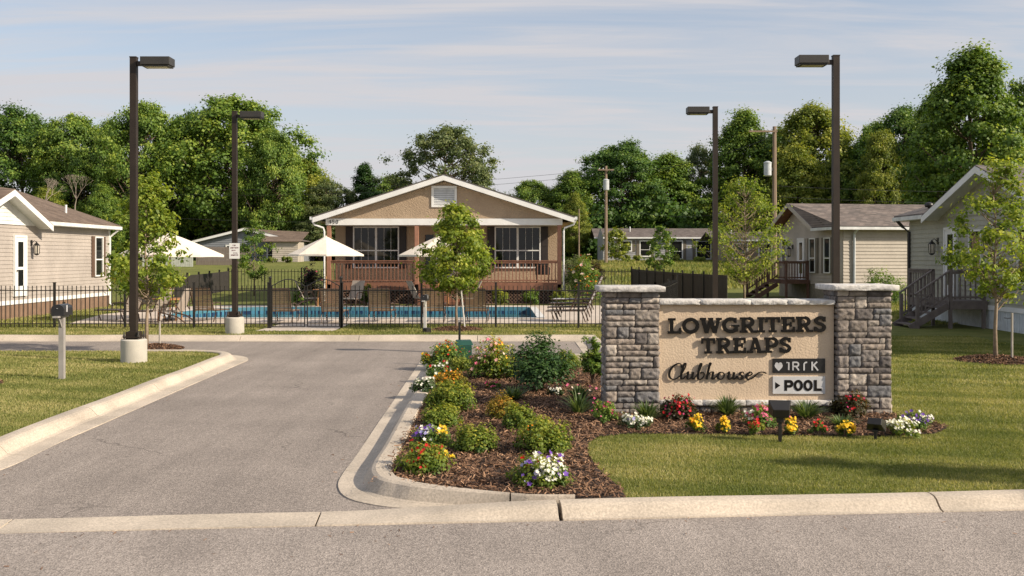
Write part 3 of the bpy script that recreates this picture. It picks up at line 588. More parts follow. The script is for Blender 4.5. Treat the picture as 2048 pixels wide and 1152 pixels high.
for a in [
    ('deep', 45, 220, 230, 130, 'dark green tree at the far left above the tan home with brown skirting', 0),
    ('broad', 150, 232, 190, 126, 'mid green tree between the far left tree and the near left lamp post', 2.0),
    ('broad', 292, 207, 190, 122, 'round green tree behind the top of the near left lamp post', 1.0),
    ('broad', 465, 196, 290, 126, 'biggest bright green tree on the left, behind the pole of the far left lamp post', 3.1),
    ('yel', 600, 318, 200, 126, 'lower olive green tree to the right of the biggest left tree', .4, 'lf_olive'),
    ('airy', 655, 362, 130, 122, 'low bushy tree just left of the clubhouse roof', 2.2),
    ('con', 728, 330, 150, 126, 'dark pointed evergreen behind the left slope of the clubhouse roof', 0),
    ('airy', 893, 254, 240, 118, 'wide airy tree rising behind the clubhouse peak', .7),
    ('broad', 1062, 362, 140, 128, 'low green tree behind the right slope of the clubhouse roof', 4.0),
    ('tall', 1142, 346, 130, 125, 'green tree left of the pole with the far transformer', 0),
    ('deep', 1240, 286, 200, 128, 'dark rounded tree behind the utility pole with the far transformer', 1.7),
    ('tall', 1335, 312, 180, 130, 'green tree between the two utility poles', 1.1),
    ('airy', 1400, 292, 120, 135, 'thin far tree beside the pole of the far right lamp post', 3.3),
    ('tall', 1487, 226, 180, 130, 'tall narrow green tree just right of the far right lamp post', 2.4),
    ('yel', 1625, 210, 250, 126, 'tall yellow green tree behind the utility pole with the near transformer', 0, None),
    ('broad', 1700, 322, 190, 122, 'lower tree behind the near right lamp post', 5.0),
    ('tall', 218, 246, 120, 134, 'tree filling the gap left of the near left lamp top', 1.2),
    ('deep', 372, 226, 150, 130, 'darker tree between the round tree and the biggest left tree', 2.2),
    ('broad', 545, 262, 150, 120, 'tree at the right shoulder of the biggest left tree', 4.4),
    ('deep', 1550, 262, 140, 136, 'dark tree behind the top of the near transformer pole', .9),
    ('tall', 1868, 196, 150, 112, 'tree left of the tallest one at upper right', 3.9),
    ('broad', 1745, 250, 120, 132, 'distant tree seen between the light green and the dark right trees', 2.6),
    ('broad', 785, 352, 120, 134, 'low green tree between the dark evergreen and the airy tree', 2.7),
    ('deep', 1805, 216, 220, 120, 'dark green tree right of the near right lamp post', 2.9),
    ('yel', 1765, 262, 130, 112, 'light green tree above the grey green home roof gap', 1.9, None),
    ('tall', 1945, 104, 265, 92, 'tallest tree of all, upper right behind the grey green home', .5),
    ('broad', 2075, 150, 200, 96, 'tree cut off by the right edge of the photo', 1.5)]:
    bgtree(a[0], a[1], a[2], a[3], a[4], a[5], rz=a[6], mat=a[7] if len(a) > 7 else None)
# understorey mass at the foot of the trees
def woods(x0, x1, y0, y1, hmax, n, lf, mat, lbl, seed):
    rg = np.random.default_rng(seed); nc = n//90; P = []; Nn = []; T = []
    cx = rg.uniform(x0, x1, nc); cy = rg.uniform(y0, y1, nc); cz = rg.uniform(0, 1, nc)**1.1*hmax*(.72+.28*np.sin(cx*.35+seed)*np.sin(cx*.13+2))
    for a_, b_, c_ in zip(cx, cy, cz):
        m_ = 90; d = nrm(rg.normal(size=(m_, 3))); P.append(d*rg.uniform(.3, 1, (m_, 1))**.5*rg.uniform(.9, 2.0)+np.array([a_, b_, c_+zt(a_, b_)])); Nn.append(d+np.array([0, -.3, .4])+rg.normal(0, .5, (m_, 3))); T.append(np.clip(.4+rg.normal(0, .12)+rg.normal(0, .15, m_), 0, 1))
    P = np.concatenate(P); v, f, t = scatter(CLUMP[0], CLUMP[1], P, np.concatenate(Nn), lf*rg.uniform(.6, 1.4, len(P)), np.concatenate(T))
    tag(npmesh('woods', v, f, M[mat], tone=t), lbl, 'woods', kind='stuff')
woods(-85, -18, 124, 138, 8.5, 90000, .5, 'lf_deep', 'dark undergrowth below the trees on the left', 3)
woods(-24, 10, 122, 134, 5.0, 30000, .5, 'lf_deep', 'low green woodland behind the clubhouse', 4)
woods(8, 95, 122, 136, 8.5, 90000, .5, 'lf_deep', 'dark undergrowth below the trees on the right', 5)
for (px, top, w, D, lb, mt) in [(92, 380, 110, 98, 'small olive tree under the dead branches, left of the near left lamp', 'lf_yel'), (205, 372, 90, 100, 'small green tree right of the dead branches', 'lf_mid'), (640, 416, 120, 118, 'bushy small tree at the left end of the clubhouse roof', 'lf_olive'), (1150, 390, 70, 118, 'pale olive tree beyond the right eave of the clubhouse', 'lf_yel'), (1595, 298, 150, 118, 'yellow green tree between near transformer and near right lamp post', 'lf_yel')]:
    bgtree('tall', px, top, w, D, lb, rz=px, mat=mt)
def deadtree(px, py0, H, D, lbl, seed):
    x, z = XZ(px, py0, D); root = thing('dead_tree', lbl, 'tree', (x, D, zt(x, D))); b = MB(); r = random.Random(seed); Z = z-zt(x, D)+H*.45
    def br(p, d, L, rr, k):
        q = p+d*L; b.tube([p, p.lerp(q, .5)+Vector((r.uniform(-.1, .1), 0, r.uniform(-.1, .1)))*L*.6, q], [rr, rr*.8, rr*.55], 4)
        if k:
            for _ in range(3): br(q, (d+Vector((r.uniform(-.8, .8), r.uniform(-.5, .5), r.uniform(-.25, .6)))).normalized(), L*.68, rr*.55, k-1)
    br(Vector((0, 0, 0)), Vector((0, 0, 1)), Z*.6, .11, 0); br(Vector((0, 0, Z*.6)), Vector((.1, 0, 1)).normalized(), Z*.17, .06, 5)
    b.build('trunk', M['deadwood'], root)
deadtree(88, 400, 3.5, 92, 'bare grey dead tree against the dark woods at far left', 5); deadtree(150, 392, 3.5, 94, 'thin bare dead tree to the right of the larger bare one', 9)
# saplings
def stake(x, y, h, lbl, mat='stake', lean=0):
    b = MB(); b.tube([(0, 0, -.1), (lean, 0, h)], .022, 8); t = thing('tree_stake', lbl, 'stake', (x, y, 0)); b.build('pole', M[mat], t)
    c = MB(); c.tube([(lean*.9-.005, 0, h*.9), (lean*.9-.08, 0, h*.9-.01), (lean*.9-.15, .02, h*.9)], .008, 5); c.build('tie', M['iron'], t)
make_tree('sapling', 'young yellow green tree staked on the left lawn behind the near lamp', 'tree', (-8.33, 22.7, .05), 101, 3.9, 1.0, .28, 105, 66, .095, M['lf_sap'], 'bark_pale', shape='flame', tr=.0105, clr=.22, stems=.8)
stake(-8.05, 22.75, .62, 'short pale stake beside the sapling on the left lawn', 'stake')
make_tree('sapling', 'bright green staked young tree in front of the clubhouse porch', 'tree', (-1.58, 28.4, .05), 113, 3.6, 1.12, .27, 125, 95, .10, M['lf_sap'], 'bark_pale', shape='flame', tr=.012, clr=.22, stems=.7)
stake(-1.33, 28.35, 1.15, 'pale stake leaning by the sapling in front of the clubhouse', 'whitepost', lean=-.12)
make_tree('sapling', 'staked sparse young tree on the right lawn by the grey stairs', 'tree', (9.72, 20.0, .05), 127, 3.95, 1.12, .30, 90, 62, .088, M['lf_sap'], 'bark_pale', shape='flame', tr=.0105, clr=.2, stems=.9, gap=.1)
stake(9.92, 19.75, .98, 'steel stake in the mulch ring on the right lawn', 'stake')
make_tree('sapling', 'slim young tree added out of view at right to shade the front lawn', 'tree', (11.6, 6.6, 0), 177, 5.6, .62, .30, 70, 60, .10, M['lf_sap'], 'bark_pale', shape='oval', tr=.011, clr=.3, stems=.6)  # unseen tree, added to throw a streak of shadow across the front lawn
make_tree('sapling', 'open branched young tree behind the sign, beside the far right lamp post', 'tree', (10.4, 44.5, 0), 139, 5.7, 2.05, .18, 190, 40, .105, M['lf_sap'], 'bark_pale', shape='oval', tr=.009, clr=.17, stems=.9, gap=.3)
make_tree('sapling', 'young green tree on the grass left of the clubhouse porch', 'tree', XZ(508, 0, 52)[:1] + (52, zt(0, 52)), 151, 3.9, 1.0, .25, 60, 50, .12, M['lf_mid'], 'bark', shape='oval', tr=.01, clr=.24, stems=.6)
make_tree('sapling', 'young green tree in the field in front of the long grey home', 'tree', XZ(1320, 0, 78)[:1] + (78, zt(0, 78)), 163, 3.7, 1.35, .1, 60, 50, .15, M['lf_mid'], 'bark', shape='oval', tr=.01, clr=.24, stems=.6)
make_tree('sapling', 'small green tree at the left end of the long grey home', 'tree', XZ(1232, 0, 100)[:1] + (100, zt(0, 100)), 167, 3.6, 1.4, .1, 50, 45, .18, M['lf_yel'], 'bark', shape='oval', tr=.01, clr=.26, stems=.6)
#@@HOUSES
# ------------------------------------------------------------ house helpers
def lap(b, Mx, u0, u1, z0, z1, lap_=.125, dep=.018, fn=None):
    """lap siding; fn(z) gives the (u0,u1) limits of a row for gables"""
    b.M = Mx; z = z0
    while z < z1-.01:
        t = min(z+lap_, z1); a0, a1 = fn(z) if fn else (u0, u1); c0, c1_ = fn(t) if fn else (u0, u1)
        if a1-a0 > .02:
            b.add([(a0, dep, z), (a1, dep, z), (c1_, .002, t), (c0, .002, t), (a0, -.01, z), (a1, -.01, z)], [(0, 1, 2, 3), (4, 5, 1, 0)])
        z = t
def window(root, Mx, u0, u1, z0, z1, name='window', cols=1, rows=2, frame_m='white', fw=.055, n0=.026, shut=None, sw=.3, grid=0):
    b = MB(); b.M = Mx; a, c = n0-.01, n0+.06
    b.box(u0-fw, u0, a, c, z0-fw, z1+fw); b.box(u1, u1+fw, a, c, z0-fw, z1+fw); b.box(u0, u1, a, c, z1, z1+fw); b.box(u0, u1, a, c+.012, z0-fw, z0)
    fo = b.build(name, M[frame_m], root)
    s = MB(); s.M = Mx
    for i in range(1, cols): uu = u0+(u1-u0)*i/cols; s.box(uu-fw*.8, uu+fw*.8, n0+.006, c-.004, z0, z1)
    for i in range(cols):
        a0 = u0+(u1-u0)*i/cols+(fw*.8 if i else 0); a1 = u0+(u1-u0)*(i+1)/cols-(fw*.8 if i < cols-1 else 0)
        for j in range(1, rows): zz_ = z0+(z1-z0)*(.42 if rows == 2 else j/rows); s.box(a0, a1, n0+.008, c-.012, zz_-.025, zz_+.025)
        for k in range(1, grid+1): uu = a0+(a1-a0)*k/(grid+1); s.box(uu-.006, uu+.006, n0+.022, n0+.03, z0, z1)
    if s.v: s.build('sash_bar', M[frame_m], fo)
    p = MB(); p.M = Mx; p.box(u0, u1, n0+.0, n0+.018, z0, z1); p.build('pane', M['glass'], fo)
    if shut:
        for (q0, q1) in ((u0-fw-sw-.01, u0-fw-.01), (u1+fw+.01, u1+fw+sw+.01)):
            h = MB(); h.M = Mx; h.box(q0, q1, n0+.0, n0+.04, z0-fw, z1+fw)
            zz_ = z0+.02
            zm = (z0+z1)/2
            for (za, zb) in ((z0+.04, zm-.05), (zm+.05, z1-.04)): h.box(q0+.05, q1-.05, n0+.04, n0+.052, za, zb)
            h.build('shutter', M[shut], root)
    return fo
def door(root, Mx, u0, u1, z0, z1, n0=0):
    b = MB(); b.M = Mx; b.box(u0, u1, n0, n0+.05, z0, z1); b.box(u0-.07, u0, n0, n0+.075, z0, z1+.07); b.box(u1, u1+.07, n0, n0+.075, z0, z1+.07); b.box(u0, u1, n0, n0+.075, z1, z1+.07)
    d = b.build('door', M['white'], root)
    p = MB(); p.M = Mx; w = (u1-u0)
    zz_ = z0+(z1-z0)*.5; p.box(u0+w*.25, u1-w*.25, n0+.05, n0+.058, zz_, z1-.15); p.box(u0+w*.25, u1-w*.25, n0+.05, n0+.058, z0+.35, zz_-.1); p.build('pane', M['glass'], d)
    h = MB(); h.M = Mx; h.lathe([(.001, 0), (.03, .01), (.03, .05), (.001, .06)], (u1-.08, n0+.08, z0+(z1-z0)*.42), 8); h.build('handle', M['steel'], d)
    return d
def lantern(root, Mx, u, z, n0=.02, s=1.0):
    b = MB(); b.M = Mx
    b.box(u-.05*s, u+.05*s, n0, n0+.02, z-.02*s, z+.16*s); b.tube([(u, n0+.02, z+.06*s), (u, n0+.1*s, z+.14*s), (u, n0+.17*s, z+.08*s)], .012*s, 6)
    c = (u, n0+.17*s, z-.3*s)
    b.lathe([(.002, .42*s), (.02*s, .38*s), (.10*s, .30*s), (.105*s, .285*s)], c, 8); b.lathe([(.075*s, .03*s), (.075*s, .0), (.02*s, -.03*s)], c, 8)
    for k in range(4): a = k*1.5708+.785; b.tube([(c[0]+.08*s*math.cos(a), c[1]+.08*s*math.sin(a), c[2]+.02*s), (c[0]+.098*s*math.cos(a), c[1]+.098*s*math.sin(a), c[2]+.29*s)], .01*s, 4)
    o = b.build('wall_lantern', M['lantern'], root); g_ = MB(); g_.M = Mx; g_.lathe([(.062*s, .03*s), (.082*s, .28*s)], c, 8); g_.build('lantern_glass', M['lglass'], o)
def skirt(b, Mx, u0, u1, z0, z1, rib=.2):
    b.M = Mx; u = u0
    while u < u1: t = min(u+rib, u1); b.box(u, t-.02 if t < u1 else t, -.03, .0, z0, z1); b.box(t-.02, t, -.03, -.012, z0, z1) if t < u1 else None; u = t
def slab(b, pts, th):   # roof slab from 4 corner points, thickness straight down
    v = list(pts)+[(p[0], p[1], p[2]-th) for p in pts]; n = len(pts)
    b.add(v, [tuple(range(n)), tuple(range(2*n-1, n-1, -1))]+[(i, n+i, n+(i+1) % n, (i+1) % n) for i in range(n)])
def gutter(root, a, c, down=None, name='gutter', mat='white_metal', w=.12):
    b = MB(); b.bar(a, c, w, .12); o = b.build(name, M[mat], root); return o
def pipe(root, pts, mat='white_metal', r=.045):
    b = MB(); b.tube(pts, r, 6); return b.build('downspout', M[mat], root)
# ---- clubhouse
cx0 = -3.0; YF = 44.0
club = thing('clubhouse', 'tan stucco clubhouse with white gable trim and redwood porch beyond the pool', 'clubhouse', (cx0, YF, 0))
HWd = 5.15; WY = 1.9; LEN = 12.5           # half width of walls, porch depth, overall depth
FR = frame((0, WY), (1, 0), (0, -1))
b = MB(); b.box(-HWd, HWd, WY, LEN, .0, 3.5); b.build('wall', M['stucco'], club)
pk = 5.42
b = MB(); b.add([(-HWd-.05, .02, 3.78), (HWd+.05, .02, 3.78), (0, .02, pk), (-HWd-.05, LEN, 3.6), (HWd+.05, LEN, 3.6), (0, LEN, pk)], [(0, 1, 2), (5, 4, 3), (0, 2, 5, 3), (1, 4, 5, 2)]); b.build('gable_wall', M['stucco'], club)
b = MB(); b.box(-HWd-.08, HWd+.08, -.03, .16, 3.49, 3.775); b.build('porch_beam', M['white'], club)
b = MB(); b.box(-HWd, HWd, .16, WY, 3.5, 3.54); b.build('porch_ceiling', M['white'], club)
ex = 5.62; slope = (pk+.13-3.79)/5.75
for s_ in (-1, 1):
    b = MB(); slab(b, [(0, -.42, pk+.30), (s_*5.75, -.42, 3.86), (s_*5.75, LEN+.3, 3.86), (0, LEN+.3, pk+.30)], .05); b.build('roof', M['roofC'], club)
    b = MB(); slab(b, [(0, -.41, pk+.245), (s_*5.74, -.41, 3.805), (s_*5.74, -.37, 3.805), (0, -.37, pk+.245)], .22); b.build('rake_board', M['white'], club)
    b = MB(); slab(b, [(0, -.366, pk+.05), (s_*5.70, -.366, 3.63), (s_*5.70, .018, 3.63), (0, .018, pk+.05)], .02); b.build('soffit', M['white'], club)
    b = MB(); b.bar((s_*5.80, -.40, 3.78), (s_*5.80, LEN+.3, 3.78), .13, .13); b.build('gutter', M['white_metal'], club)
    pipe(club, [(s_*5.80, -.3, 3.70), (s_*5.70, -.22, 3.5), (s_*5.32, -.1, 3.36), (s_*5.28, -.08, 3.2), (s_*5.28, -.08, .1)])
    b = MB(); b.quad((s_*5.2, .2, 3.62), (s_*5.7, .2, 3.62), (s_*5.7, LEN, 3.62), (s_*5.2, LEN, 3.62)); b.build('eave_soffit', M['stucco'], club)
Mv = frame((0, .018), (1, 0), (0, -1)); b = MB(); b.M = Mv
b.box(-.56, .56, 0, .05, 4.28, 4.38); b.box(-.56, .56, 0, .05, 5.12, 5.22); b.box(-.56, -.46, 0, .05, 4.38, 5.12); b.box(.46, .56, 0, .05, 4.38, 5.12)
vent = b.build('louvre_vent', M['white'], club); b = MB(); b.M = Mv
for i in range(9): z_ = 4.40+i*.08; b.add([(-.46, .04, z_), (.46, .04, z_), (.46, .008, z_+.07), (-.46, .008, z_+.07)], [(0, 1, 2, 3)])
b.build('slat', M['white_metal'], vent)
b = MB(); b.M = Mv; b.box(-.46, .46, .001, .004, 4.38, 5.12); b.build('shade_backing', M['darkvoid'], vent)  # near-black sheet, paints the shade between the slats
for s_ in (-1, 1):
    c = s_*3.26; window(club, FR, c-1.0, c+1.0, 1.62, 3.42, cols=2, rows=2, shut='shutter', sw=.33, fw=.06, grid=2, frame_m='white')
door(club, FR, -.45, .45, .95, 3.05)
b = MB(); b.M = FR; b.box(-1.0, -.6, .0, .04, 1.0, 3.1); b.box(.6, 1.0, .0, .04, 1.0, 3.1); b.build('sidelight', M['glass'], club)
for px in (-5.10, -1.22, 1.42, 5.10):
    b = MB(); b.box(px-.09, px+.09, .0, .18, .0, 3.49); b.build('porch_post', M['postw'], club, bevel=.01)
DZ = .93
b = MB(); b.box(-5.2, 5.2, .03, WY, DZ-.06, DZ); b.box(-5.2, 5.2, .0, .045, DZ-.34, DZ-.061); b.build('porch_floor', M['wood'], club)
def railing(root, Mx, u0, u1, zf, top, mat='wood', sp=.155, bw=.042, name='railing'):
    b = MB(); b.M = Mx; b.box(u0, u1, -.03, .09, top-.04, top); b.box(u0, u1, .01, .05, top-.13, top-.045); b.box(u0, u1, .01, .05, zf+.08, zf+.14)
    n = int((u1-u0)/sp)
    for i in range(n): u = u0+(i+.5)*(u1-u0)/n; b.box(u-bw/2, u+bw/2, -.01, .008, zf+.05, top-.05)
    return b.build(name, M[mat], root)
FP = frame((0, .09), (1, 0), (0, -1))
railing(club, FP, -5.0, -1.32, DZ, 1.93); railing(club, FP, 1.52, 5.0, DZ, 1.93)
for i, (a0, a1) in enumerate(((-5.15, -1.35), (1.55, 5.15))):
    b = MB(); b.box(a0, a1, .2, .24, 0, DZ-.34); b.build('crawlspace_shade_panel', M['darkvoid'], club)  # near-black sheet, paints the shade seen through the lattice
    b = MB(); z0, z1 = .04, DZ-.36; hgt = z1-z0; u = a0-hgt
    while u < a1:
        for sg in (1, -1):
            p0 = (u, z0) if sg == 1 else (u+hgt, z0); p1 = (u+hgt, z1) if sg == 1 else (u, z1)
            ta = 0; tb = 1
            def cl_(p): return p
            lo_, hi_ = (p0, p1)
            def cut(pA, pB):
                (xa, za), (xb, zb) = pA, pB
                if xa > xb: xa, za, xb, zb = xb, zb, xa, za
                if xb <= a0 or xa >= a1: return None
                if xa < a0: za += (zb-za)*(a0-xa)/(xb-xa); xa = a0
                if xb > a1: zb = za+(zb-za)*(a1-xa)/(xb-xa); xb = a1
                return (xa, za), (xb, zb)
            r_ = cut(p0, p1)
            if r_ and r_[1][0]-r_[0][0] > .02:
                yy = .10+(.012 if sg > 0 else 0); b.bar((r_[0][0], yy, r_[0][1]), (r_[1][0], yy, r_[1][1]), .01, .032)
        u += .15
    b.box(a0, a1, .085, .125, 0.0, .04); b.build('lattice', M['lattice'], club)
b = MB()
for i in range(4): b.box(-1.1, 1.3, -.3*(i+1)+.0, -.3*i-.002, .0, DZ-.2*(i+1)+.02)
b.build('steps', M['wood'], club)
# house number
def strip(b, pts, w, y0, y1, mode='n'):
    """extruded stroke in the x-z plane; w scalar or list; y0 back, y1 front"""
    n = len(pts); L_ = []; R_ = []
    for i, p in enumerate(pts):
        a = pts[max(0, i-1)]; c = pts[min(n-1, i+1)]; dx, dz = c[0]-a[0], c[1]-a[1]; l_ = math.hypot(dx, dz) or 1
        ww = (w[i] if isinstance(w, (list, tuple)) else w)/2
        ox, oz = (-dz/l_*ww, dx/l_*ww) if mode == 'n' else (-ww, 0)
        L_.append((p[0]+ox, p[1]+oz)); R_.append((p[0]-ox, p[1]-oz))
    vs = [(q[0], y1, q[1]) for q in L_]+[(q[0], y1, q[1]) for q in R_]+[(q[0], y0, q[1]) for q in L_]+[(q[0], y0, q[1]) for q in R_]
    fs = []
    for i in range(n-1): fs += [(i, i+1, n+i+1, n+i), (i, 2*n+i, 2*n+i+1, i+1), (n+i, n+i+1, 3*n+i+1, 3*n+i)]
    fs += [(0, n, 3*n, 2*n), (n-1, 3*n-1, 4*n-1, 2*n-1)]
    b.add(vs, fs)
def arcp(cx, cz, rx, rz, a0, a1, n=14): return [(cx+rx*math.cos(R(a0+(a1-a0)*i/n)), cz+rz*math.sin(R(a0+(a1-a0)*i/n))) for i in range(n+1)]
b = MB(); x = -HWd+.03
for gl in ([[(.09, .0), (.09, .16)], [(.09, .16), (.0, .06), (.12, .06)]], [[(.1, .16), (.01, .16), (.01, .09)], arcp(.045, .05, .045, .05, 120, -120, 8)], [arcp(.05, .08, .042, .075, 0, 360, 12)]):
    for st in gl: strip(b, [(x+.02+p[0], 3.55+p[1]) for p in st], .02, -.035, -.045)
    x += .16
b.build('house_number', M['letter'], club)
b = MB()   # grill on the porch behind the right rail
b.box(4.05, 4.7, .5, .95, DZ+.35, DZ+.7); b.box(4.1, 4.65, .55, .9, DZ+.7, DZ+.86)
t_ = thing('grill', 'black barbecue grill on the porch behind the right railing', 'grill', (cx0, YF, 0)); b.build('firebox', M['iron'], t_, bevel=.03)
b = MB()
for a_, c_ in ((4.1, .55), (4.65, .55), (4.1, .9), (4.65, .9)): b = MB(); b.tube([(a_, c_, DZ), (a_, c_, DZ+.36)], .02, 6); b.build('leg', M['iron'], t_)
# ---- left tan home
HL = thing('mobile_home', 'tan sided home with brown skirting and white gable at the left edge', 'house', (-16.8, 41.5, 0))
FL = frame((0, 0), (0, -1), (1, 0)); LL = 19.0; EZ = 3.28
b = MB(); lap(b, FL, 0, LL, .62, EZ, .135, .02); b.M = frame((0, 0), (1, 0), (0, 1)); b.add([(-8, 0, 0), (-.03, 0, 0), (-.03, 0, EZ), (-8, 0, EZ)], [(0, 1, 2, 3)]); b.build('wall', M['side_tan'], HL)
b = MB(); b.box(-8.2, -.04, -LL, -.01, .02, EZ-.02); b.build('wall_core', M['side_tan'], HL)
b = MB(); skirt(b, FL, 0, LL, 0, .48, .15); b.build('skirting', M['skirt_brown'], HL)
b = MB(); b.M = FL; b.box(0, LL, -.02, .035, .485, .625); b.build('base_trim', M['white'], HL)
b = MB(); b.M = FL; b.box(-.02, .1, 0, .05, .63, EZ); b.build('corner_trim', M['side_white'], HL)
def homeroof(root, xr, xe, zr, ze, y0, y1, mat, trim='white', gap=None):
    """gable roof, ridge along y at x=xr, visible eave at x=xe; the eave stops at the cross gable span gap"""
    s_ = 1 if xe > xr else -1; xi = xe-s_*.62; zi = ze+(zr-ze)*abs(xi-xe)/abs(xr-xe)
    b = MB(); slab(b, [(xr, y0, zr), (xi, y0, zi), (xi, y1, zi), (xr, y1, zr)], .05); slab(b, [(xr, y0, zr), (2*xr-xe, y0, ze), (2*xr-xe, y1, ze), (xr, y1, zr)], .05)
    for (ya, yb) in ((y0, gap[0]), (gap[1], y1)): slab(b, [(xi, ya, zi), (xe, ya, ze), (xe, yb, ze), (xi, yb, zi)], .05)
    b.build('roof', M[mat], root)
    for (ya, yb) in ((y0, gap[0]), (gap[1], y1)):
        g_ = MB(); g_.bar((xe, ya, ze-.12), (xe, yb, ze-.12), .12, .13); g_.build('gutter', M['white_metal'], root)
        so = MB(); so.box(min(xe-s_*.06, xe-s_*.45), max(xe-s_*.06, xe-s_*.45), ya+.02, yb-.02, ze-.19, ze-.17); so.build('soffit', M[trim], root)
    for yy in (y0, y1):
        k = MB(); slab(k, [(xr, yy-.02, zr-.052), (xe, yy-.02, ze-.052), (xe, yy+.02, ze-.052), (xr, yy+.02, zr-.052)], .17); k.build('rake_board', M[trim], root)
homeroof(HL, -4.2, .38, 4.95, EZ+.12, -LL-.3, .3, 'roofL', gap=(-11.5, -6.3))
def crossgable(root, xw, xo, xin, yc, hw, ze, zp, roofm, wallm, trim, s_=1, lapz=.13):
    """small gable over the eave wall, facing +x (s_=1) or -x"""
    over = .28; k = (zp-ze)/hw
    for g_ in (-1, 1):
        b = MB(); slab(b, [(xo, yc, zp+.12), (xo, yc+g_*(hw+over), ze+.12-k*over), (xin, yc+g_*(hw+over), ze+.12-k*over), (xin, yc, zp+.12)], .05); b.build('gable_roof', M[roofm], root)
        b = MB(); slab(b, [(xo+s_*.012, yc, zp+.085), (xo+s_*.012, yc+g_*(hw+over), ze+.085-k*over), (xo-s_*.03, yc+g_*(hw+over), ze+.085-k*over), (xo-s_*.03, yc, zp+.085)], .2); b.build('gable_rake_board', M[trim], root)
        b = MB(); slab(b, [(xo-s_*.032, yc, zp-.02), (xo-s_*.032, yc+g_*(hw+over), ze-.02-k*over), (xw, yc+g_*(hw+over), ze-.02-k*over), (xw, yc, zp-.02)], .015); b.build('gable_soffit', M[trim], root)
    b = MB(); lap(b, frame((xw+s_*.03, yc), (0, 1), (s_, 0)), 0, 0, ze-.05, zp-.06, lapz, .018, fn=lambda z: (-(zp-z)/k, (zp-z)/k) if z > ze else (-hw, hw)); b.build('gable_wall', M[wallm], root)
crossgable(HL, 0, .52, -3.2, -8.9, 2.45, 3.22, 4.2, 'roofL', 'side_white', 'white', 1)
window(HL, FL, .80, 1.48, 1.35, 2.85, shut='shutter_br', sw=.24)
door(HL, FL, 7.25, 7.95, .75, 2.75, .02); lantern(HL, FL, 6.75, 2.5, .02, 1.1)
pipe(HL, [(.36, .05, 3.2), (.2, .0, 3.05), (.06, -.06, 2.9), (.06, -.06, .15), (.2, -.1, .08)])
b = MB(); b.tube([(-.9, -2.0, 3.6), (-.9, -2.0, 4.15)], .045, 8); b.build('vent_pipe', M['white_metal'], HL)
b = MB(); b.M = FL; b.box(4.1, 4.3, 0, .02, .18, .4); b.build('skirt_vent', M['iron'], HL)
# ---- right grey green home
HR = thing('mobile_home', 'grey green sided home with white skirting and grey stairs at the right edge', 'house', (13.9, 34.8, 0))
FRt = frame((0, 0), (0, -1), (-1, 0)); LR = 15.5; ER = 3.42
b = MB(); lap(b, FRt, 0, LR, .62, ER, .15, .024); b.build('wall', M['side_green'], HR)
b = MB(); b.box(.03, 8.2, -LR, -.02, .02, ER-.02); b.build('wall_core', M['side_green'], HR)
b = MB(); skirt(b, FRt, 0, LR, 0, .55, .13); b.build('skirting', M['skirt_white'], HR)
b = MB(); b.M = FRt; b.box(0, LR, -.02, .04, .55, .68); b.build('base_trim', M['white'], HR)
homeroof(HR, 4.2, -.42, 4.95, ER+.1, -LR-.3, .35, 'roofR', gap=(-9.75, -2.45))
crossgable(HR, 0, -.55, 4.1, -6.1, 3.5, 3.40, 4.62, 'roofR', 'side_green', 'white', -1, .15)
b = MB(); b.quad((4.1, -6.12, 4.74), (4.1, -9.8, 3.3), (9, -9.8, 3.3), (9, -6.12, 4.74)); b.quad((4.1, -6.08, 4.74), (4.1, -2.4, 3.3), (9, -2.4, 3.3), (9, -6.08, 4.74)); b.build('rear_roof', M['roofR'], HR)
door(HR, FRt, 3.0, 3.75, .85, 2.95, .02); lantern(HR, FRt, 2.35, 2.52, .02, 1.15); lantern(HR, FRt, 5.9, 2.6, .02, 1.0)
window(HR, FRt, 7.6, 8.6, 1.4, 2.85); window(HR, FRt, 4.7, 5.4, 1.7, 2.85)
pipe(HR, [(-.42, .05, 3.35), (-.25, .02, 3.15), (-.06, -.08, 2.95), (-.06, -.08, .15), (-.2, -.15, .05)], 'iron', .055)
b = MB(); b.lathe([(.04, 0), (.04, .15), (.13, .16), (.15, .26), (.05, .33), (.001, .34)], (.3, -.9, 3.62), 12); b.build('roof_vent', M['iron'], HR, smooth=True)
st = thing('porch_stairs', 'grey wooden landing and stairs against the grey green home', 'stairs', (13.9, 29.0, 0))
b = MB(); b.box(-1.15, -.06, 0, 3.0, .74, .80); b.box(-1.17, -.06, -.03, 0, .56, .80); b.box(-1.19, -1.15, -.03, 3.0, .56, .80); b.build('landing', M['deckgrey'], st)
for (xx, yy, h) in ((-1.12, .02, 1.72), (-1.12, 1.22, 1.72), (-1.12, 2.95, 1.72), (-.15, .02, 1.72), (-2.08, .02, .98), (-2.08, 1.22, .98)):
    b = MB(); b.box(xx-.045, xx+.045, yy-.045, yy+.045, 0, h); b.build('post', M['deckgrey'], st)
F1 = frame((-1.15, 0), (1, 0), (0, -1)); railing(st, F1, .08, .98, .80, 1.72, 'deckgrey', .13, .045); F2 = frame((-1.12, 1.25), (0, 1), (-1, 0)); railing(st, F2, .05, 1.65, .80, 1.72, 'deckgrey', .13, .045)
for i in range(4): b = MB(); b.box(-1.19-.27*(i+1), -1.19-.27*i+.02, .08, 1.18, .62-.17*i-.03, .62-.17*i+.01); b.build('step', M['deckgrey'], st)
for yy in (.03, 1.22):
    b = MB(); b.bar((-1.19, yy, .66), (-2.3, yy, .0), .04, .2); b.build('stringer', M['deckgrey'], st)
    b = MB(); b.bar((-1.12, yy, 1.70), (-2.15, yy, .99), .09, .04); b.bar((-1.12, yy, 1.0), (-2.1, yy, .32), .04, .05)
    for k in range(1, 8): xx = -1.12-k*.12; b.box(xx-.018, xx+.018, yy-.018, yy+.018, .93-k*.083+.05, 1.68-k*.083)
    b.build('handrail', M['deckgrey'], st)
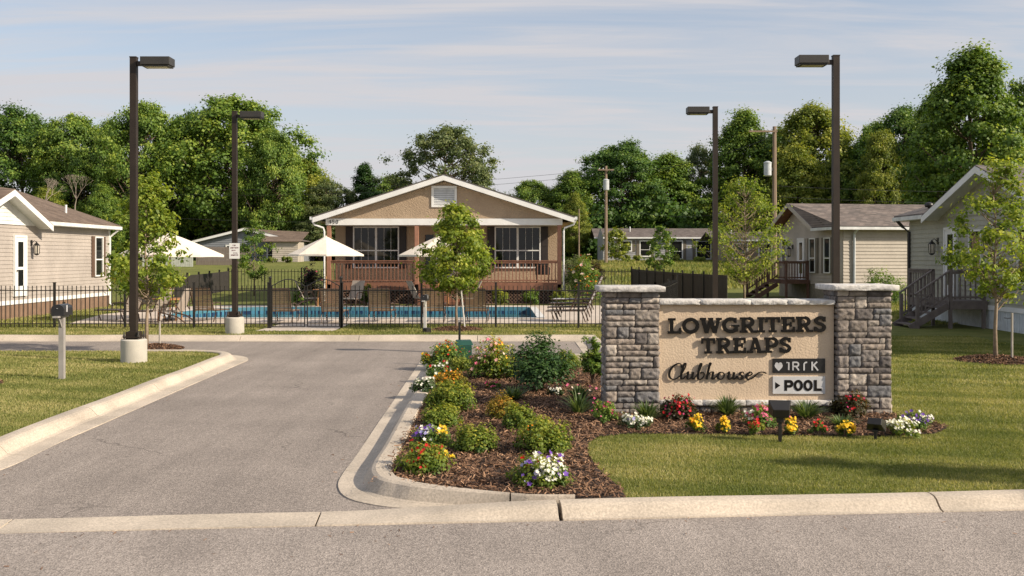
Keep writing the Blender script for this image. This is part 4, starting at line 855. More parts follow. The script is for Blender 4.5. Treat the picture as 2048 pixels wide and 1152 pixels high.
# ---- middle right cream home
HM = thing('mobile_home', 'cream sided home with reddish shingles and brown stairs behind the sign', 'house', (15.3, 46, 0), R(9))
FMf = frame((0, 0), (1, 0), (0, -1)); FMe = frame((0, 0), (0, 1), (-1, 0)); EM = 3.42; EL = 7.0
b = MB(); lap(b, FMf, 0, 16, .75, EM, .16, .03); b.build('wall', M['side_cream'], HM)
b = MB(); lap(b, FMe, 0, EL, .75, EM, .15, .02); lap(b, FMe, 0, 0, EM, 4.55, .15, .02, fn=lambda z: (4.75-(4.6-z)*2.05, 4.75+(4.6-z)*1.9)); b.build('end_wall', M['side_cream'], HM)
b = MB(); b.box(.03, 16, .03, EL, .02, EM); b.build('wall_core', M['side_cream'], HM)
b = MB(); skirt(b, FMf, 0, 16, 0, .75, .2); skirt(b, FMe, 0, EL, 0, .75, .2); b.build('skirting', M['skirt_tan'], HM)
RP = (-.55, 4.75, 4.80); RQ = (16.3, 4.75, 4.80); Gp = (-.55, 2.2, 3.52); Ep = (-.35, -.4, 3.5); Eq = (16.3, -.4, 3.5)
b = MB(); b.add([RP, Gp, Ep, Eq, RQ], [(0, 1, 2), (0, 2, 3, 4)]); b.add([RP, RQ, (16.3, 7.4, 3.5), (-.55, 7.3, 3.5)], [(0, 1, 2, 3)])
b.add([(p[0]+.02, p[1], p[2]-.05) for p in (RP, Gp, Ep, Eq, RQ)], [(0, 1, 2), (0, 2, 3, 4)]); b.build('roof', M['roofX'], HM)
b = MB(); b.bar((-.56, 4.75, 4.70), (-.56, 2.1, 3.42), .04, .2); b.bar((-.56, 4.75, 4.70), (-.56, 7.35, 3.42), .04, .2); b.build('rake_board', M['side_cream'], HM)
b = MB(); b.add([(-.52, 4.75, 4.66), (-.52, 2.2, 3.4), (.0, 2.2, 3.4), (0, 4.75, 4.66)], [(0, 1, 2, 3)]); b.add([(-.52, 4.75, 4.66), (-.52, 7.2, 3.4), (.0, 7.2, 3.4), (0, 4.75, 4.66)], [(0, 1, 2, 3)]); b.build('soffit', M['wood'], HM)
b = MB(); b.bar((-.40, -.42, 3.40), (16.3, -.42, 3.40), .12, .13); b.bar((-.54, 2.1, 3.40), (-.40, -.42, 3.40), .12, .13); b.build('gutter', M['white_metal'], HM)
b = MB(); b.box(-.3, 16.2, -.38, -.02, 3.31, 3.33); b.build('eave_soffit', M['side_cream'], HM)
for u in (1.2, 2.75): window(HM, FMe, u, u+.55, 1.35, 2.95, shut='shutter_gr', sw=.25)
window(HM, FMe, 6.0, 6.5, 1.8, 3.0); door(HM, FMe, 3.95, 4.6, .9, 2.95, .02); lantern(HM, FMe, 5.3, 2.5, .02, 1.3)
b = MB(); b.M = FMf; b.box(3.3, 3.6, 0, .04, 1.3, 3.0); b.box(5.0, 5.3, 0, .04, 1.3, 3.0); b.build('shutter', M['shutter_br'], HM); window(HM, FMf, 3.7, 4.9, 1.4, 2.95)
pipe(HM, [(.5, -.42, 3.36), (.5, -.1, 3.15), (.5, -.07, .2)], 'xform', .06)
st = thing('porch_stairs', 'brown wooden landing and stairs at the end of the cream home', 'stairs', (15.3, 46, 0), R(9))
b = MB(); b.box(-1.3, -.05, 3.3, 5.6, .75, .95); b.build('landing', M['deckbrown'], st)
for (xx, yy, h) in ((-1.27, 3.33, 1.9), (-1.27, 5.57, 1.9), (-.15, 3.33, 1.9), (-2.4, 4.3, 1.1), (-2.4, 5.5, 1.1)):
    b = MB(); b.box(xx-.05, xx+.05, yy-.05, yy+.05, 0, h); b.build('post', M['deckbrown'], st)
railing(st, frame((-1.27, 3.3), (1, 0), (0, -1)), .06, 1.1, .95, 1.88, 'deckbrown', .14, .05); railing(st, frame((-1.3, 3.35), (0, 1), (-1, 0)), .05, .95, .95, 1.88, 'deckbrown', .14, .05)
for i in range(4): b = MB(); b.box(-1.32-.28*(i+1), -1.32-.28*i, 4.3, 5.5, .7-.18*i, .74-.18*i); b.build('step', M['deckbrown'], st)
for yy in (4.3, 5.5):
    b = MB(); b.bar((-1.3, yy, 1.86), (-2.45, yy, 1.08), .1, .05); b.bar((-1.3, yy, 1.15), (-2.4, yy, .42), .05, .06)
    for k in range(1, 8): xx = -1.3-k*.14; b.box(xx-.02, xx+.02, yy-.02, yy+.02, 1.1-k*.092, 1.84-k*.092)
    b.bar((-1.3, yy, .72), (-2.5, yy, .0), .05, .22); b.build('handrail', M['deckbrown'], st)
# ---- far homes
def farhome(px0, px1, D, y_base, y_eave, y_ridge, wallm, label, wins, roofm='roofB', gable=False, skirtm=None, shut=None):
    x0 = (px0-1024)*D/F; x1 = (px1-1024)*D/F; zb = CH-(y_base-HZ)*D/F; ze = CH-(y_eave-HZ)*D/F; zr = CH-(y_ridge-HZ)*D/F
    root = thing('mobile_home', label, 'house', (x0, D, zb)); L_ = x1-x0; e = ze-zb; r_ = zr-zb
    Fm = frame((0, 0), (1, 0), (0, -1)); b = MB(); lap(b, Fm, 0, L_, .3, e, .2, .04); b.add([(0, 0, -1), (0, 7, -1), (0, 7, e), (0, 3.5, r_-.1), (0, 0, e)], [(0, 1, 2, 3, 4)]); b.add([(L_, 0, -1), (L_, 7, -1), (L_, 7, e), (L_, 3.5, r_-.1), (L_, 0, e)], [(0, 1, 2, 3, 4)]); b.build('wall', M[wallm], root)
    b = MB(); b.M = Fm; b.box(0, L_, -.05, 0.0, -1, .3); b.build('skirting', M['side_grey'], root)
    b = MB(); slab(b, [(-.4, -.4, e+.05), (L_+.4, -.4, e+.05), (L_+.4, 3.5, r_), (-.4, 3.5, r_)], .06); slab(b, [(-.4, 7.4, e+.05), (L_+.4, 7.4, e+.05), (L_+.4, 3.5, r_), (-.4, 3.5, r_)], .06); b.build('roof', M[roofm], root)
    b = MB(); b.bar((-.4, -.42, e-.05), (L_+.4, -.42, e-.05), .1, .16); b.build('gutter', M['white'], root)
    for (wx, w_, h_) in wins:
        u = (wx-1024)*D/F-x0; window(root, Fm, u-w_/2, u+w_/2, e-.45-h_, e-.45, fw=.13, n0=.03, shut=shut, sw=.35)
    b = MB(); b.tube([(L_*.3, 2, r_-.6), (L_*.3, 2, r_+.15)], .08, 6); b.build('vent_pipe', M['white_metal'], root)
    return root
farhome(1195, 1425, 112, 519, 475, 455, 'side_grey', 'long light grey home across the field behind the field sapling', [(1252, 1.1, 1.0), (1352, 1.3, 1.9), (1407, 1.5, 1.9), (1290, 1.0, 1.6)], shut='shutter_gr')
farhome(1432, 1562, 104, 521, 480, 462, 'side_brown', 'brownish sided home with dark roof left of the cream home', [(1480, 1.4, 1.4), (1530, 1.2, 1.2)])
# left far home: gable end toward us plus a pale side wing
D = 108; x0, zb = XZ(398, 529, D); rt = thing('mobile_home', 'blue grey gabled home behind the white umbrella and wooden fence', 'house', (x0, D, zb))
wid = (585-398)*D/F; zr = (529-457)*D/F; ze = (529-481)*D/F
Fm = frame((0, 0), (1, 0), (0, -1)); b = MB(); lap(b, Fm, 0, wid, 0, ze, .2, .04); lap(b, Fm, 0, 0, ze, zr-.15, .2, .04, fn=lambda z: (wid/2-(zr-z)/(zr-ze)*wid/2, wid/2+(zr-z)/(zr-ze)*wid/2)); b.build('wall', M['side_blue'], rt)
b = MB(); b.box(.02, wid-.02, .05, 12, -1, ze); b.build('wall_core', M['side_blue'], rt)
b = MB(); slab(b, [(wid/2, -.5, zr+.1), (-.6, -.5, ze), (-.6, 12, ze), (wid/2, 12, zr+.1)], .05); slab(b, [(wid/2, -.5, zr+.1), (wid+.6, -.5, ze), (wid+.6, 12, ze), (wid/2, 12, zr+.1)], .05); b.build('roof', M['roofB'], rt)
for s_ in (-1, 1): b = MB(); slab(b, [(wid/2, -.52, zr+.05), (wid/2+s_*(wid/2+.6), -.52, ze-.05), (wid/2+s_*(wid/2+.6), -.46, ze-.05), (wid/2, -.46, zr+.05)], .25); b.build('rake_board', M['white'], rt)
window(rt, Fm, wid*.74, wid*.74+1.3, ze-2.2, ze-.6, fw=.14, n0=.03); window(rt, Fm, wid*.3, wid*.3+1.1, ze-2.0, ze-.6, fw=.14, n0=.03)
W0 = (558-398)*D/F; b = MB(); lap(b, frame((W0, -3), (1, 0), (0, -1)), 0, 2.7, 0, ze-.2, .2, .04); b.build('wing_wall', M['side_cream'], rt); b = MB(); b.box(W0+.05, W0+2.7, -2.98, 0, -1, ze-.22); b.build('wing_core', M['side_cream'], rt)
b = MB(); slab(b, [(W0-1.2, -3.4, ze-.12), (W0+3.1, -3.4, ze-.12), (W0+2.6, 3.2, ze+1.0), (W0-3.5, 3.2, ze+1.3)], .06); b.build('wing_roof', M['roofL'], rt)
# far wooden fences
def boardfence(px0, px1, D, yb, ytop, mat, lbl):
    x0, zb = XZ(px0, yb, D); x1 = XZ(px1, yb, D)[0]; h = (yb-ytop)*D/F; t = thing('board_fence', lbl, 'fence', (x0, D, zb)); b = MB(); u = 0
    while u < x1-x0: b.box(u, u+.14, 0, .03, -.4, h+rnd.uniform(-.03, .03)); u += .16
    b.build('boards', M[mat], t); r_ = MB(); r_.box(0, x1-x0, .031, .08, .3, .4); r_.box(0, x1-x0, .031, .08, h-.4, h-.3); r_.build('rail', M[mat], t)
boardfence(392, 500, 92, 531, 494, 'fencewood', 'weathered grey board fence in front of the blue grey home')
boardfence(285, 384, 88, 536, 497, 'fencegreen', 'pale vertical board fence below the left umbrella')
boardfence(1128, 1152, 60, 556, 528, 'fencewood', 'dark wooden fence stub at the right corner of the clubhouse')
# ------------------------------------------------------------ fences round the pool
def picket_run(b, L_, h, zr1, zr2, sp, zb=.05, topf=None, s=.016):
    n = max(1, int(round(L_/sp)))
    for i in range(1, n):
        u = L_*i/n; b.box(u-s/2, u+s/2, -s/2, s/2, zb, topf(u) if topf else h)
    b.box(0, L_, -.014, .014, zr1-.014, zr1+.014); b.box(0, L_, -.014, .014, zr2-.014, zr2+.014)
def iron_fence(pts, h, label, grp=None, sp=.127, post=.06, s=.019, zf=lambda x, y: 0):
    p0 = pts[0]; t = thing('iron_fence', label, 'fence', (p0[0], p0[1], 0), 0, grp)
    for i, p in enumerate(pts):
        z = zf(*p); b = MB(); b.box(p[0]-p0[0]-post/2, p[0]-p0[0]+post/2, p[1]-p0[1]-post/2, p[1]-p0[1]+post/2, z-.1, z+h+.08); b.box(p[0]-p0[0]-post*.65, p[0]-p0[0]+post*.65, p[1]-p0[1]-post*.65, p[1]-p0[1]+post*.65, z+h+.08, z+h+.1); b.build('post', M['iron'], t)
    for a, c in zip(pts[:-1], pts[1:]):
        d = Vector((c[0]-a[0], c[1]-a[1])); L_ = d.length; d.normalize(); z = (zf(*a)+zf(*c))/2; b = MB(); b.M = Matrix.Translation((a[0]-p0[0], a[1]-p0[1], z))@Matrix.Rotation(math.atan2(d.y, d.x), 4, 'Z')
        picket_run(b, L_, h, h-.14, .14, sp, s=s); b.build('picket_panel', M['iron'], t)
    return t
YFn = 29.0
fx = lambda px: (px-1024)*YFn/F
iron_fence([(fx(-175), YFn), (fx(-33), YFn), (fx(109), YFn), (fx(250), YFn), (fx(388), YFn), (fx(537), YFn)], 1.25, 'black iron picket fence left of the pool gate')
iron_fence([(fx(684), YFn), (fx(843), YFn), (fx(991.6), YFn), (fx(1157), YFn), (fx(1310), YFn)], 1.25, 'black iron picket fence right of the pool gate')
iron_fence([(x_, 57.5) for x_ in np.linspace(-16.4, 6.9, 12)], 1.25, 'black iron fence far behind the clubhouse', sp=.2, s=.03, zf=lambda x, y: zt(x, y))
iron_fence([(fx(1310), YFn), (5.2, 33), (6.3, 38), (7.3, 44)], 1.25, 'black iron fence running back from behind the sign', sp=.13)
gt = thing('pool_gate', 'black iron double pool gate with arched tops', 'gate', (fx(540.5), YFn, 0))
gw = fx(682)-fx(540.5)
for u in (0, gw): b = MB(); b.box(u-.03, u+.03, -.03, .03, -.1, 1.46); b.lathe([(.045, 0), (.05, .02), (.03, .05), (.001, .07)], (u, 0, 1.46), 8); b.build('post', M['iron'], gt)
for k in range(2):
    a0 = .035+k*gw/2; a1 = gw/2-.012+k*(gw/2-.02); b = MB(); w_ = a1-a0; arch = lambda u: 1.24+.20*math.sin(math.pi*(u/w_))**1.2 if 0 <= u <= w_ else 1.24
    b.M = Matrix.Translation((a0, 0, 0)); picket_run(b, w_, 1.2, 1.11, .16, .127, .06, topf=lambda u: arch(u)-.01); b.box(0, w_, -.014, .014, .05, .075); b.box(0, .03, -.016, .016, .05, 1.25); b.box(w_-.03, w_, -.016, .016, .05, 1.25)
    b.tube([(w_*i/12, 0, arch(w_*i/12)) for i in range(13)], .014, 5); b.build('gate_leaf', M['iron'], gt)
b = MB(); b.box(gw/2-.03, gw/2+.05, -.05, -.02, .95, 1.1); b.build('latch', M['iron'], gt)
def screen_fence(a, c, h, label, zf=lambda x, y: 0, n=8):
    t = thing('privacy_fence', label, 'fence', (a[0], a[1], 0)); d = Vector((c[0]-a[0], c[1]-a[1])); L_ = d.length; d.normalize()
    for i in range(n):
        p = Vector(a)+d*L_*i/n; q = Vector(a)+d*L_*(i+1)/n; zp, zq = zf(*p), zf(*q); k = Vector((-d.y, d.x))*.02; b = MB(); m_ = max(4, int((q-p).length/.14))
        for j in range(m_):
            s0 = p.lerp(q, j/m_); s1 = p.lerp(q, (j+.93)/m_); z0 = zp+(zq-zp)*j/m_
            b.add([(s0.x-a[0], s0.y-a[1], z0), (s1.x-a[0], s1.y-a[1], z0), (s1.x-a[0], s1.y-a[1], z0+h), (s0.x-a[0], s0.y-a[1], z0+h), (s0.x-a[0]+k.x, s0.y-a[1]+k.y, z0), (s1.x-a[0]+k.x, s1.y-a[1]+k.y, z0), (s1.x-a[0]+k.x, s1.y-a[1]+k.y, z0+h), (s0.x-a[0]+k.x, s0.y-a[1]+k.y, z0+h)], [(0, 1, 2, 3), (7, 6, 5, 4), (3, 2, 6, 7), (0, 3, 7, 4), (1, 5, 6, 2)])
        b.build('boards', M['darkscreen'], t)
        r_ = MB(); r_.bar((p.x-a[0], p.y-a[1]-.05, zp+h-.1), (q.x-a[0], q.y-a[1]-.05, zq+h-.1), .03, .05); r_.build('rail', M['darkscreen'], t)
        b = MB(); b.box(p.x-a[0]-.04, p.x-a[0]+.04, p.y-a[1]-.1, p.y-a[1]-.03, zp-.1, zp+h+.14); b.build('post', M['iron'], t)
    return t
screen_fence((6.9, 57.5), (9.4, 43.5), 1.28, 'dark boarded privacy fence running back on the right of the pool', zt, 10)
screen_fence((-16.35, 57.5), (-16.0, 41.8), 1.15, 'dark boarded privacy fence beyond the left umbrella', zt, 8)
#@@SIGN
# ------------------------------------------------------------ entrance sign
SD = 13.2; SS = F/SD
def sX(px): return (px-1317)/SS
def sZ(py): return CH-(py-HZ)/SS
sign = thing('entrance_sign', 'stone and stucco entrance sign wall with raised black lettering', 'sign', ((1317-1024)/SS, SD, 0), R(-.6))
def ashlar(b_, w, h, Mx, cell=.078, seed=1, out=.02):
    """random coursed rock-faced stones on a w x h face; Mx maps (u, outward, z)"""
    r = random.Random(seed); nu = max(1, round(w/cell)); nz = max(1, round(h/cell)); cu, cz = w/nu, h/nz; occ = [[0]*nu for _ in range(nz)]; rects = []
    for j in range(nz):
        for i in range(nu):
            if occ[j][i]: continue
            hh = r.choice([1, 1, 2]); ww = r.choice([2, 3, 4, 5]) if hh == 1 else r.choice([2, 2, 3])
            m_ = 0
            while m_ < ww and i+m_ < nu and not occ[j][i+m_]: m_ += 1
            if nu-(i+m_) == 1 and m_ < 4 and not occ[j][nu-1]: m_ += 1
            if m_ == 1: hh = min(hh, 2)
            hh = min(hh, nz-j)
            for a in range(hh):
                for c in range(m_): occ[j+a][i+c] = 1
            rects.append((i*cu, (i+m_)*cu, j*cz, (j+hh)*cz))
    Vs = []; Fs = []; Ts = []; base = 0
    for (u0, u1, z0, z1) in rects:
        g_ = .005; u0 += g_; u1 -= g_; z0 += g_; z1 -= g_; na = max(4, int((u1-u0)/.018)); nb = max(4, int((z1-z0)/.018)); t = r.random(); rel = out*r.uniform(.5, 1.5); sd_ = r.uniform(0, 50); tx, tz = r.uniform(-.25, .25), r.uniform(-.25, .25)
        grid = []
        for bz in range(nb+1):
            for au in range(na+1):
                fu, fz = au/na, bz/nb; e_ = min(fu*(u1-u0), (1-fu)*(u1-u0), fz*(z1-z0), (1-fz)*(z1-z0)); k = min(1, e_/.005)**.4
                uu = u0+(u1-u0)*fu; zz_ = z0+(z1-z0)*fz
                nse = .5*math.sin(uu*61+sd_+3*math.sin(zz_*37+sd_))+.5*math.sin(zz_*73+sd_*2+2*math.sin(uu*29)); nse = math.copysign(abs(nse)**.6, nse)
                d = k*(rel*(.75+tx*(fu-.5)+tz*(fz-.5)*2)+.008*nse+r.uniform(-.003, .003))
                if 0 < au < na and 0 < bz < nb: uu += r.uniform(-.003, .003); zz_ += r.uniform(-.003, .003)
                grid.append(tuple(Mx@Vector((uu, d, zz_))))
        Vs += grid; Ts += [t]*len(grid)
        Fs += [(base+bz*(na+1)+au, base+bz*(na+1)+au+1, base+(bz+1)*(na+1)+au+1, base+(bz+1)*(na+1)+au) for bz in range(nb) for au in range(na)]; base += len(grid)
    b_.append((np.array(Vs), np.array(Fs), np.array(Ts)))
def rockbox(b_, x0, x1, y0, y1, z0, z1, seed=3, seg=.55, amp=.010, cham=.008):
    """a coping or cap made of rock-faced blocks"""
    r = random.Random(seed); n = max(1, round((x1-x0)/seg)); cuts = [x0+(x1-x0)*i/n+(r.uniform(-.06, .06) if 0 < i < n else 0) for i in range(n+1)]
    for a, c in zip(cuts[:-1], cuts[1:]):
        a += .002; c -= .002; bm = bmesh.new(); bmesh.ops.create_cube(bm, size=1)
        bmesh.ops.scale(bm, vec=(c-a, y1-y0, z1-z0), verts=bm.verts); bmesh.ops.translate(bm, vec=((a+c)/2, (y0+y1)/2, (z0+z1)/2), verts=bm.verts)
        bmesh.ops.bevel(bm, geom=bm.edges[:], offset=cham, segments=1, affect='EDGES')
        for _ in range(3):
            le = [e for e in bm.edges if e.calc_length() > .035]
            if not le: break
            bmesh.ops.subdivide_edges(bm, edges=le, cuts=1, use_grid_fill=True)
        bmesh.ops.triangulate(bm, faces=bm.faces[:]); s0 = r.uniform(0, 9)
        for v_ in bm.verts:
            p = v_.co; f_ = .5*math.sin(p.x*47+s0+2*math.sin(p.z*55))+.5*math.sin(p.z*70+p.x*31+s0*2); ft = max(0, min(1, (y0+.03-p.y)/.03))
            v_.co.y += amp*1.6*f_*ft+r.uniform(-.002, .002)*ft; v_.co.z += r.uniform(-.0015, .0015)
        bm.verts.index_update(); V_ = np.array([tuple(v_.co) for v_ in bm.verts]); F_ = np.array([[v_.index for v_ in f.verts] for f in bm.faces]); bm.free(); b_.append((V_, F_, np.full(len(V_), r.random())))
PW = 109/SS; PD = .62; PT = sZ(583); CPH = .075
def pillar(x0, seed, lean=0, top=PT):
    core = MB(); core.box(x0+.012, x0+PW-.012, .012, PD-.012, -.15, top); o = core.build('pillar', M['mortar'], sign)
    parts = []
    ashlar(parts, PW, top, frame((x0, .012), (1, 0), (0, -1)), seed=seed); ashlar(parts, PD, top, frame((x0+.012, PD), (0, -1), (-1, 0)), seed=seed+10); ashlar(parts, PD, top, frame((x0+PW-.012, 0), (0, 1), (1, 0)), seed=seed+20); ashlar(parts, PW, top, frame((x0, PD-.012), (1, 0), (0, 1)), seed=seed+30)
    v, f, t = merge(parts); npmesh('stone_facing', v, f, M['stone'], o, t)
    cp = []; rockbox(cp, x0-.09, x0+PW+.07, -.09, PD+.08, top+.001, top+CPH, seed, seg=2, amp=.010); v, f, t = merge(cp); npmesh('cap', v, f, M['capstone'], o, t)
pillar(sX(1210), 4, top=sZ(584)); pillar(sX(1673), 6, top=sZ(581))
PX0, PX1 = sX(1317)+.012, sX(1673)-.012; PY = .10
b = MB(); b.box(PX0, PX1, PY, PY+.34, sZ(812)-.02, sZ(609)); b.build('panel', M['signst'], sign)
cp = []; rockbox(cp, PX0, PX1, PY-.07, PY+.42, sZ(610), sZ(600), 8, seg=.6); v, f, t = merge(cp); npmesh('coping', v, f, M['capstone'], sign, t)
cp = []; rockbox(cp, PX0, PX1, PY-.07, PY-.001, sZ(812), sZ(801), 9, seg=.6); v, f, t = merge(cp); npmesh('ledge', v, f, M['capstone'], sign, t)
b = MB(); b.box(PX0, PX1, PY-.02, PY+.34, -.15, sZ(812)-.021); o = b.build('plinth', M['mortar'], sign); parts = []; ashlar(parts, PX1-PX0, sZ(812)-.022, frame((PX0, PY-.02), (1, 0), (0, -1)), seed=77, out=.02); v, f, t = merge(parts); npmesh('stone_facing', v, f, M['stone'], o, t)
# --- lettering: strokes in unit height boxes
sw = .21; sh = .15
def rc(x0, x1, z0, z1): return ([((x0+x1)/2, z0), ((x0+x1)/2, z1)], x1-x0, 'x')
GL = {
 'L': (.80, [rc(.11, .32, 0, 1), rc(0, .44, 1-sh, 1), rc(0, .76, 0, .16), rc(.62, .76, 0, .36)]),
 'O': (1.0, [(arcp(.49, .5, .385, .405, 0, 360, 28), .205, 'n')]),
 'W': (1.26, [([(.17, .97), (.40, 0)], .23, 'x'), ([(.40, 0), (.61, .92)], .17, 'x'), ([(.61, .92), (.86, 0)], .23, 'x'), ([(.86, 0), (1.08, .97)], .17, 'x'), rc(0, .36, 1-sh, 1), rc(.92, 1.24, 1-sh, 1), rc(.47, .76, .88, 1)]),
 'G': (1.0, [(arcp(.49, .5, .385, .405, 48, 318, 22), .205, 'n'), rc(.70, .90, .08, .5), rc(.52, .98, .40, .53), rc(.70, .82, .66, .98)]),
 'R': (.98, [rc(.11, .32, 0, 1), rc(0, .12, 1-sh, 1), rc(0, .12, 0, sh), rc(.31, .44, 0, sh), rc(.3, .52, .84, 1), rc(.3, .52, .40, .55), (arcp(.50, .70, .225, .225, 90, -90, 12), .19, 'n'), ([(.46, .47), (.74, .0)], .23, 'x'), rc(.66, .96, 0, sh)]),
 'I': (.46, [rc(.11, .32, 0, 1), rc(0, .43, 1-sh, 1), rc(0, .43, 0, sh)]),
 'T': (.88, [rc(.31, .52, 0, 1), rc(.19, .64, 0, sh), rc(0, .83, .84, 1), rc(0, .13, .64, .9), rc(.70, .83, .64, .9)]),
 'E': (.84, [rc(.11, .32, 0, 1), rc(0, .76, .84, 1), rc(0, .78, 0, .16), rc(.3, .56, .43, .57), rc(.64, .76, .64, .9), rc(.66, .78, .1, .36), rc(.5, .6, .34, .66)]),
 'A': (1.0, [([(.46, .96), (.20, .0)], .16, 'x'), ([(.50, .96), (.76, .0)], .24, 'x'), rc(.27, .7, .24, .37), rc(0, .36, 0, sh), rc(.58, .98, 0, sh), rc(.32, .60, .88, 1)]),
 'P': (.88, [rc(.11, .32, 0, 1), rc(0, .12, 1-sh, 1), rc(0, .46, 0, sh), rc(.3, .52, .84, 1), rc(.3, .52, .36, .51), (arcp(.50, .68, .24, .245, 90, -90, 12), .19, 'n')]),
 'S': (.80, [(catmull([(.62, .76), (.48, .91), (.27, .88), (.14, .73), (.24, .58), (.50, .46), (.62, .30), (.52, .12), (.30, .08), (.13, .22)], 4), .19, 'n'), rc(.56, .69, .66, .98), rc(.04, .17, .02, .34)])}
FZ = PY
def word(txt, x0, x1, z0, z1, ztilt=0, t=.022):
    tot = sum(GL[c][0] for c in txt); k = (x1-x0)/tot; x = x0; hgt = z1-z0
    for c in txt:
        adv, prims = GL[c]; b = MB(); zo = z0+ztilt*(x-x0)/(x1-x0)
        for i, (pts, w, md) in enumerate(prims):
            strip(b, [(x+p[0]*k, zo+p[1]*hgt) for p in pts], w*k, FZ-.022, FZ-.022-t-.0007*i, md)
        b.build('letter', M['letter'], sign); x += adv*k
word('LOWGRITERS', sX(1337), sX(1657), sZ(668), sZ(637), .028); word('TREAPS', sX(1404), sX(1587), sZ(708), sZ(677), .015)
# script
SL = {'C': (.62, [[(.60, .74), (.60, .90), (.46, 1.0), (.22, .85), (.06, .5), (.10, .15), (.30, .0), (.50, .08), (.64, .26)]]),
 'l': (.27, [[(0, .24), (.10, .42), (.20, .78), (.20, 1.0), (.12, .95), (.07, .6), (.05, .2), (.11, .02), (.22, .08), (.28, .22)]]),
 'u': (.48, [[(.0, .34), (.08, .47), (.08, .2), (.12, .03), (.24, .06), (.34, .30)], [(.34, .46), (.33, .15), (.38, .02), (.46, .08), (.52, .22)]]),
 'b': (.46, [[(.0, .22), (.10, .5), (.17, .85), (.16, 1.0), (.09, .9), (.06, .4), (.08, .1), (.2, .0), (.34, .12), (.38, .3), (.30, .45), (.15, .40)]]),
 'h': (.50, [[(.02, .6), (.14, .98), (.08, .98), (.05, .5), (.04, .0)], [(.05, .2), (.16, .42), (.30, .46), (.31, .22), (.32, .05), (.40, .03), (.52, .22)]]),
 'o': (.44, [arcp(.19, .23, .165, .225, 60, 420, 16), ]),
 's': (.38, [[(.30, .36), (.24, .46), (.12, .42), (.12, .31), (.24, .20), (.25, .07), (.14, .0), (.02, .08)], [(-.04, .2), (.02, .08)]]),
 'e': (.40, [[(.04, .20), (.20, .24), (.30, .36), (.22, .47), (.10, .38), (.03, .2), (.10, .02), (.26, .02), (.42, .16), (.62, .42), (.84, .46), (1.02, .38)]])}
for _k, _a in (('l', .30), ('u', .54), ('b', .50), ('h', .55), ('o', .49), ('s', .42)): SL[_k] = (_a, SL[_k][1])
def script(txt, x0, x1, z0, hgt, slant=.30, t=.016):
    tot = sum(SL[c][0] for c in txt)+.55; k = (x1-x0)/tot; x = x0; b = MB(); idx = 0
    for c in txt:
        adv, sts = SL[c]
        for st_ in sts:
            pts = catmull(st_, 5) if len(st_) < 15 else st_; q = [(x+p[0]*k+p[1]*hgt*slant*.55, z0+p[1]*hgt) for p in pts]; ws = []
            for i in range(len(q)):
                a = q[max(0, i-1)]; d = q[min(len(q)-1, i+1)]; an = abs(math.atan2(d[1]-a[1], d[0]-a[0])); s_ = math.sin(an); down = (d[1]-a[1]) < 0
                ws.append(hgt*(.05+(.095 if down else .02)*s_))
            strip(b, q, ws, FZ-.016, FZ-.016-t-.0006*idx, 'n'); idx += 1
        x += adv*k
    b.build('script_lettering', M['letter'], sign)
script('Clubhouse', sX(1336), sX(1530), sZ(760), (760-728)/SS)
def plaque(x0, x1, z0, z1, mat, lm, glyphs):
    b = MB(); b.box(x0, x1, FZ-.022, FZ-.001, z0, z1); o = b.build('plaque', M[mat], sign, bevel=.002); g_ = MB(); h = z1-z0
    for i, (pts, w, md) in enumerate(glyphs): strip(g_, [(x0+p[0]*h, z0+p[1]*h) for p in pts], w if isinstance(w, list) else w*h, FZ-.021, FZ-.0245-.0004*i, md)
    g_.build('lettering', M[lm], o)
def sh_(gl, dx, s, dz): return [([(dx+p[0]*s*.95, dz+p[1]*s) for p in pts], w*s, md) for pts, w, md in gl]
heart = [([(.38, .18), (.38, .30)], .10, 'n')]
H1 = [([(.40+.0, .16), (.40, .24), (.40, .36), (.40, .50), (.40, .58)], [0.003, .06, .135, .125, .02], 'x')]
hpts = [(.40, .17), (.40, .30), (.40, .42), (.40, .53), (.40, .66)]
hh_ = (sZ(718)-sZ(747))
gl = [([(.40, .14), (.40, .26), (.40, .40), (.40, .52), (.40, .60)], [.004*1, .26*hh_, .50*hh_, .56*hh_, .50*hh_], 'x'), (arcp(.28, .60, .06, .07, 180, 0, 6), .13, 'n'), (arcp(.52, .60, .06, .07, 180, 0, 6), .13, 'n')]
sn = lambda pts, w=.10: (pts, w, 'n')
gl += [sn([(.98, .20), (.98, .72), (.84, .72)]), sn([(1.24, .18), (1.24, .78)]), sn([(1.24, .74), (1.45, .74)]), sn(arcp(1.45, .60, .13, .14, 90, -90, 8)), sn([(1.24, .46), (1.45, .46)]), sn([(1.42, .46), (1.60, .18)]),
       sn([(1.92, .18), (1.92, .58)]+arcp(2.06, .58, .14, .16, 180, 70, 6)), sn([(2.42, .18), (2.42, .78)], .11), sn([(2.44, .48), (2.72, .78)]), sn([(2.52, .55), (2.78, .18)])]
plaque(sX(1548), sX(1653), sZ(747), sZ(718), 'plq_b', 'silver', [([(p[0]*1.12 if i > 2 else p[0], p[1]) for p in g[0]], g[1], g[2]) for i, g in enumerate(gl)])
hp = sZ(754)-sZ(789)
gl2 = [([(.14, .48), (.42, .48)], [.40*hp, .004], 'n')]
gl2 += [(pts, w, md) for pts, w, md in [rc(.66, .82, .18, .80), ([(.82, .72), (1.00, .72)], .16, 'n'), ([(.82, .44), (1.00, .44)], .15, 'n'), (arcp(.98, .58, .12, .14, 90, -90, 10), .16, 'n'),
        (arcp(1.46, .49, .19, .25, 0, 360, 22), .15, 'n'), (arcp(2.02, .49, .19, .25, 0, 360, 22), .15, 'n'), rc(2.36, 2.52, .18, .80), ([(2.52, .25), (2.80, .25)], .14, 'n')]]
